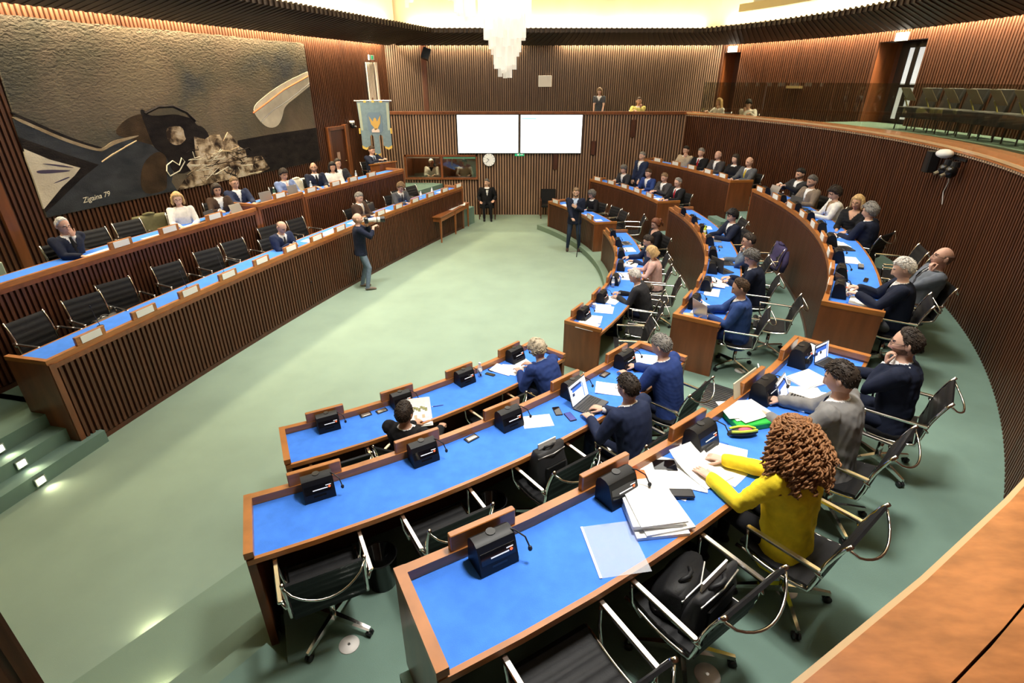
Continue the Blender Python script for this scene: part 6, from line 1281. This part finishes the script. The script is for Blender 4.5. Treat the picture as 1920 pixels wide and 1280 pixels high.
# ---- left benches
for i, (k, th, r, w, h, n) in enumerate((('lf', 161.75, .30, .22, .3, 3), ('lf', 161.0, .30, .62, .30, 4), ('lf', 158.95, .28, .62, .30, 4), ('lf', 160.0, .30, .5, .30, 3), ('lf', 155.9, .3, .4, .2, 3), ('lb1', 164.95, .25, .60, .26, 3), ('lb1', 164.0, .25, .40, .22, 2), ('lb1', 163.25, .22, .34, .24, 12), ('lb2', 161.25, .28, .4, .26, 3), ('lb3', 159.95, .3, .3, .22, 2), ('lb3', 158.9, .25, .3, .22, 3), ('lb3', 158.3, .25, .3, .2, 2))):
    sheet(k, r, th, 8 * (i % 2) - 4, ['white sheet before the man with the phone', 'long spread of white papers left of the photographer', 'long spread of white papers right of the man in brown', 'white papers before the man in the brown suit', 'white sheet at the far end of the front bench', 'white papers before the older man at the upper bench', 'white sheet on the empty place of the upper bench', 'open book before the blonde woman in white', 'white papers before the fair-haired man', 'white sheet before the man in light blue', 'white papers before the woman in the white blouse', 'white sheet near the lectern end of the upper bench'][i], w, h, n)
laptop('lb1', .24, 162.2, 0, 'dark laptop before the woman in brown', lid=70, silver=True, w=.30, d=.2); laptop('lb1', .26, 162.85, 10, 'grey laptop between the two women of the upper bench', lid=75, w=.3, d=.2); laptop('lb2', .26, 161.35, -6, 'silver laptop before the fair-haired man', silver=True, lid=80); laptop('lb2', .24, 160.55, 0, 'silver laptop left of the man in light blue', silver=True, lid=80)
for i, (k, th) in enumerate((('lb2', 160.95), ('lb3', 159.75), ('lb3', 158.0))): bottle_at(k, .3, th, ['green glass bottle on the raised centre bench', 'clear bottle right of the man in light blue', 'clear bottle near the lectern end of the upper bench'][i], m='green_glass' if i == 0 else 'bottle_plastic', h=.26)
for i, th in enumerate((157.0, 156.4)): bottle_at('lf', .35, th, ['white bottle, nearer one at the far end of the front bench', 'white bottle, farther one at the far end of the front bench'][i], m='label_white')
# thin desk microphones on the left bench
for i, th in enumerate((166.25, 164.75, 163.95, 162.55)):
    loc, rz = at('lf', .42, th); t = thing('desk_microphone', 'thin black gooseneck microphone, %s from the near end of the front left bench' % ORD[i], 'microphone', loc, rz); MB().lathe([(0, 0), (.045, 0), (.04, .02), (0, .025)], 12).obj('base', 'black', t); MB().tube([(0, 0, .02), (.01, -.02, .14), (-.02, -.08, .28)], .004, 6).obj('gooseneck', 'black', t); MB().sphere((-.022, -.085, .29), .011, .011, .018, 8, 6).obj('head', 'black_soft', t)
# ================================================================== bags and coats
def bag(label, loc, rz, sx, sy, sz, m='black_soft', name='bag', tilt=0., paper=False):
    t = thing(name, label, 'bag', loc, rz); mb = MB(); rings = []
    for i in range(9):
        f = i / 8; k = (1 - .55 * f ** 3) * (.86 + .14 * math.sin(PI * min(1, f * 1.5))); w, d = sx / 2 * (1 - .12 * f) , sy / 2 * k; rings.append([(w * math.copysign(abs(math.cos(a)) ** .5, math.cos(a)) * (1 + .03 * math.sin(3 * a + i)), d * math.copysign(abs(math.sin(a)) ** .5, math.sin(a)) + tilt * f, sz * f + .01 * math.sin(2 * a + i)) for a in np.linspace(0, 2 * PI, 20, endpoint=False)])
    mb.loft(rings); mb.obj('body', m, t, True); MB().tube([(-sx * .16, tilt, sz * .95), (-sx * .13, tilt - .01, sz * 1.06), (-sx * .05, tilt - .03, sz * 1.10), (sx * .05, tilt - .03, sz * 1.10), (sx * .13, tilt - .01, sz * 1.05), (sx * .16, tilt, sz * .95)], .012, 8).obj('handle', m, t, True); mb = MB(); mb.rbox((0, -sy * .46, sz * .42), (sx * .62, .03, sz * .5), .012); mb.obj('front_pocket', 'leather', t); MB().tube([(-sx * .42, -sy * .2 + tilt, sz * .88), (0, -sy * .34 + tilt, sz * .93), (sx * .42, -sy * .2 + tilt, sz * .88)], .006, 6).obj('zip', 'alu', t)
    if paper: MB().box((.0, tilt + .02, sz * .95), (sx * .55, .012, .14)).obj('paper', 'paper', t)
    return t
def on_chair(key, th, dr, fwd=0., h=.465): d = DESKS[key]; p = pol(d['r'] + dr - fwd, th, d['C']); return (p[0], p[1], d['zf'] + h), R(th) + PI / 2
l, z = on_chair('n2', -53.1, .74, .05); bag('open black backpack on the chair at the middle foreground desk', l, z, .36, .24, .34, paper=True, name='backpack')
l, z = on_chair('n3', -55.3, .80, .07); bag('black leather handbag on the chair at the nearest desk', l, z + .3, .40, .28, .17, 'leather', 'handbag')
l, z = on_chair('n3', -55.15, .80, -.08); bag('black briefcase with papers leaning on the same chair back', l, z + .1, .44, .13, .25, 'black_soft', 'briefcase', -.02, True)
l, z = on_chair('lf', 165.9, .80, .02); bag('black shoulder bag on an empty chair of the front left bench', l, z, .4, .26, .22, 'black_soft', 'shoulder_bag')
l, z = on_chair('lf', 158.75, .9, .05); bag('black rucksack on a chair right of the man in brown', l, z, .36, .24, .42, 'black_soft', 'rucksack')
def coat(label, key, th, dr, m, turn=0.):
    d = DESKS[key]; p = pol(d['r'] + dr, th, d['C']); t = thing('coat', label, 'coat', (p[0], p[1], d['zf'] + .45), R(th) + PI / 2 + R(turn)); mb = MB(); rings = []
    for i in range(9):
        f = i / 8; zz = .46 - f * .42; y = -.335 + .1 * f; wv = .02 * math.sin(f * 9); rings.append([(.29 * math.cos(a) * (1 + .06 * math.sin(4 * a + i)) , y + (.045 + .03 * f) * math.sin(a) + wv * .3, zz) for a in np.linspace(0, 2 * PI, 18, endpoint=False)])
    mb.loft(rings); mb.obj('drape', m, t, True); MB().tube([(-.24, -.36, .40), (-.30, -.36, .20), (-.28, -.33, .02)], [.05, .055, .045], 10).obj('sleeve', m, t, True); MB().tube([(-.1, -.33, .47), (0, -.30, .49), (.1, -.33, .47)], .03, 8).obj('collar', m, t, True)
coat('purple jacket hung over a chair at the second middle desk', 'm2', -14.0, 1.05, 'cloth_purple', 6); coat('white coat with black lining hung over a chair at the upper bench', 'lb3', 159.35, .85, 'cloth_cream', -10); cloth('olive', (.13, .12, .06)); coat('olive coat hung over the chair beside the blonde woman in white', 'lb1', 163.45, .80, 'cloth_olive', -20)
# ================================================================== floor things
for i, (r, th, lb) in enumerate(((10.74, -61.2, 'black waste bin under the left part of the middle foreground desk'), (10.68, -55.6, 'black waste bin half hidden under the middle foreground desk'))):
    p = pol(r + .15, th); t = thing('waste_bin', lb, 'bin', (*p, Z2), 0, 'waste bins'); MB().lathe([(0, 0), (.11, 0), (.135, .30), (.14, .305), (.128, .30), (.105, .01), (0, .01)], 20).obj('bucket', 'black_gloss', t, True); MB().tube([(.136 * math.cos(a), .136 * math.sin(a), .305) for a in np.linspace(0, 2 * PI, 21)], .005, 6).obj('rim', 'black', t)
for i, (r, th, z, m, lb) in enumerate(((11.31, -63.1, Z2, 'plate', 'round metal floor plate behind the left end chair'), (11.26, -32.3, Z2, 'white', 'round pale floor plate behind the man in bright blue'), (12.97, -51.0, Z3, 'plate', 'round metal floor plate under the chair of the woman in yellow'), (13.0, -55.1, Z3, 'plate', 'round metal floor plate under the chair with bags'))):
    p = pol(r, th); t = thing('floor_plate', lb, 'floor plate', (*p, z), 0, 'floor plates'); MB().lathe([(0, 0), (.075, 0), (.072, .006), (0, .008)], 24).obj('disc', m, t, True); MB().lathe([(0, .007), (.012, .007), (.010, .011), (0, .011)], 10).obj('screw', 'alu', t)
p = pol(11.15, -37.0); t = thing('floor_grille', 'rectangular slotted metal floor grille in the aisle', 'grille', (*p, Z2), R(-37) + PI / 2)
MB().box((0, 0, .004), (.62, .42, .008)).obj('tray', 'black', t)
for k in range(14): MB().box((-.286 + .044 * k, 0, .012), (.022, .40, .012)).obj('bar', 'alu', t)
mb = MB(); mb.box((0, .207, .01), (.64, .014, .018)); mb.box((0, -.207, .01), (.64, .014, .018)); mb.box((.314, 0, .01), (.014, .42, .018)); mb.box((-.314, 0, .01), (.014, .42, .018)); mb.obj('frame', 'alu', t)
# side table on the floor
a0 = np.array((-2.52, 15.80)); a1 = np.array((-2.13, 15.42)); a2 = np.array((-1.44, 17.55)); ang = math.atan2(a2[1] - a1[1], a2[0] - a1[0]); cc = (a0 + a2) / 2
t = thing('side_table', 'long narrow wooden table at the far end of the front left bench', 'table', (float(cc[0]), float(cc[1]), 0), ang); mat('table_wood', (.33, .11, .030), .35, noise=.2, scale=4, stretch=(.6, 4, 4), coat=.2)
MB().rbox((0, 0, .76), (2.25, .52, .03), .006).obj('tabletop', 'table_wood', t)
for y in (-.22, .22): MB().box((0, y, .68), (2.12, .025, .12)).obj('apron', 'table_wood', t)
for x in (-1.06, 1.06): MB().box((x, 0, .68), (.025, .44, .12)).obj('apron', 'table_wood', t)
for x in (-1.05, 0, 1.05):
    for y in (-.22, .22):
        g = MB(); g.loft([[(x + sx * w, y + sy * w, z) for sx, sy in ((-1, -1), (1, -1), (1, 1), (-1, 1))] for w, z in ((.016, 0), (.028, .745))]); g.obj('leg', 'table_wood', t)
for i, (x, y, r, w, h) in enumerate(((.35, .0, 3, 1.0, .34), (.72, -.12, 20, .42, .28))):
    o = sheet_mb(w, h, .004).obj('paper_sheet', 'paper_print'); c, s = math.cos(ang), math.sin(ang); o.location = (float(cc[0]) + x * c - y * s, float(cc[1]) + x * s + y * c, .777 + .005 * i); o.rotation_euler = (0, 0, ang + R(r)); tag(o, ['large white sheet spread on the narrow wooden table', 'smaller white sheet drooping over the far edge of the wooden table'][i], 'paper')
# wall chairs
def wall_chair(x, y, rz, label):
    t = thing('armchair', label, 'chair', (x, y, 0), rz); MB().rbox((0, 0, .43), (.52, .50, .08), .02).obj('seat', 'leather', t); b = MB(); b.rbox((0, 0, .26), (.52, .06, .50), .02); b.xf(Matrix.Translation((0, -.24, .42)) @ Matrix.Rotation(R(8), 4, 'X')); b.obj('backrest', 'leather', t)
    for sx in (-1, 1):
        MB().rbox((sx * .28, 0, .62), (.05, .46, .03), .01).obj('armrest', 'panel_dark', t)
        for sy in (-1, 1): MB().tube([(sx * .27, sy * .22, 0), (sx * .27, sy * .22, .62)], .018, 8).obj('leg', 'panel_dark', t)
wall_chair(-.86, 18.80, PI, 'dark armchair under the seated usher'); wall_chair(1.28, 18.92, PI, 'empty black armchair against the far wall')
# bow tie, microphone stand, lectern, camera
t = thing('bow_tie', 'black bow tie at the throat of the usher', 'bow tie', (-.86, 18.80 + .05 - .12, 1.0), PI)
mb = MB(); mb.sphere((-.035, 0, .0), .035, .012, .02, 8, 6); mb.obj('loop', 'black', t, True); MB().sphere((.035, 0, 0), .035, .012, .02, 8, 6).obj('loop', 'black', t, True); MB().sphere((0, .004, 0), .012, .012, .014, 8, 6).obj('knot', 'black', t, True)
t = thing('microphone_stand', 'black floor microphone stand before the standing bearded man', 'microphone stand', (1.82, 14.46, 0)); MB().tube([(0, 0, .05), (0, 0, .98)], .012, 8).obj('pole', 'black', t); MB().tube([(0, 0, .98), (.02, .03, 1.15)], .02, 8).obj('microphone', 'black', t)
for k in range(3): a = R(20 + 120 * k); MB().tube([(0, 0, .07), (.30 * math.cos(a), .30 * math.sin(a), .012)], .011, 6).obj('foot', 'alu' if k == 1 else 'black', t)
t = thing('lectern', 'brown wooden lectern at the far end of the upper platform', 'lectern', (-4.06, 17.52, 1.12), R(-128)); b = MB(); b.loft([[(-.30, -.2, 0), (.30, -.2, 0), (.30, .2, 0), (-.30, .2, 0)], [(-.32, -.24, .84), (.32, -.24, .84), (.32, .24, .92), (-.32, .24, .92)]]); b.obj('body', 'panel', t)
b = MB(); b.box((0, 0, 0), (.70, .54, .03)); b.xf(Matrix.Translation((0, 0, .90)) @ Matrix.Rotation(R(9), 4, 'X')); b.obj('top', 'rim', t)
o = sheet_mb(.46, .3, .006).obj('paper_sheet', 'paper_print'); o.location = (-4.07, 17.53, 2.045); o.rotation_euler = (R(9), 0, R(-128)); o.rotation_mode = 'XYZ'; tag(o, 'white papers on the sloping lectern top', 'paper')
t = thing('camera', 'camera with a long white telephoto lens held by the photographer', 'camera', (-3.42, 11.72, 1.57), R(-70)); MB().rbox((0.0, .20, .0), (.15, .08, .12), .015).obj('camera_body', 'black', t); b = MB(); b.tube([(0.0, .24, .0), (0, .34, 0), (0, .38, 0), (0, .50, 0)], [.040, .042, .056, .058], 16); b.obj('lens_barrel', mat('lens_white', (.72, .70, .62), .4), t); MB().tube([(0, .42, 0), (0, .44, 0)], .061, 16).obj('ring', 'black', t); MB().tube([(0, .50, 0), (0, .60, 0)], [.062, .068], 16).obj('lens_hood', 'black', t); MB().tube([(0, .601, 0), (0, .603, 0)], .058, 16).obj('front_glass', 'glass_black', t)
b = MB(); b.tube([(-.07, .18, .02), (-.10, .04, -.10), (-.06, .02, -.35), (.02, .10, -.45)], .007, 6); b.obj('strap', 'black', t)
# floor lights of the aisles
for i, (x, y, z, la) in enumerate(((2.40, 13.87, 0, 'small floor light at the foot of the far aisle step'), (-1.41, 18.85, 0, 'small floor light nearest the usher on the left steps'), (-1.85, 19.1, .02, 'small floor light behind the wooden table leg'))):
    t = thing('step_light', la, 'step light', (x, y, z), 0); MB().box((0, 0, .05), (.10, .06, .10)).obj('frame', 'alu', t); MB().box((-.052, 0, .05), (.01, .04, .06)).obj('lens', 'lit', t); lamp('step_lamp', 'SPOT', (x - .09, y - .02, .09), 4, WARM, .02, rot=(0, R(55), R(10)), spot=R(120), blend=1.)
# pale box at the far left edge
t = thing('equipment_box', 'pale grey-green box at the far left edge of the upper platform', 'box', (-8.25, 7.85, 1.12), R(-20)); MB().rbox((0, 0, .35), (.5, .5, .7), .02).obj('case', mat('box_green', (.32, .38, .30), .6), t); MB().rbox((-.1, 0, .71), (.16, .1, .03), .01).obj('red_button', mat('redb', (.5, .05, .05), .5), t)
# near partition beside the stair
wp = struct('wall_entrance', wall_slab([(-3.65, 2.57), (-4.7, 1.0)], 0, 3.3, .25, -1.), 'panel_dark', 'dark batten partition at the lower left corner')
stuff(slats([(-3.65, 2.57), (-4.7, 1.0)], 0, 3.3, .12, .07, .03, 1.).obj('battens', 'slat', wp))
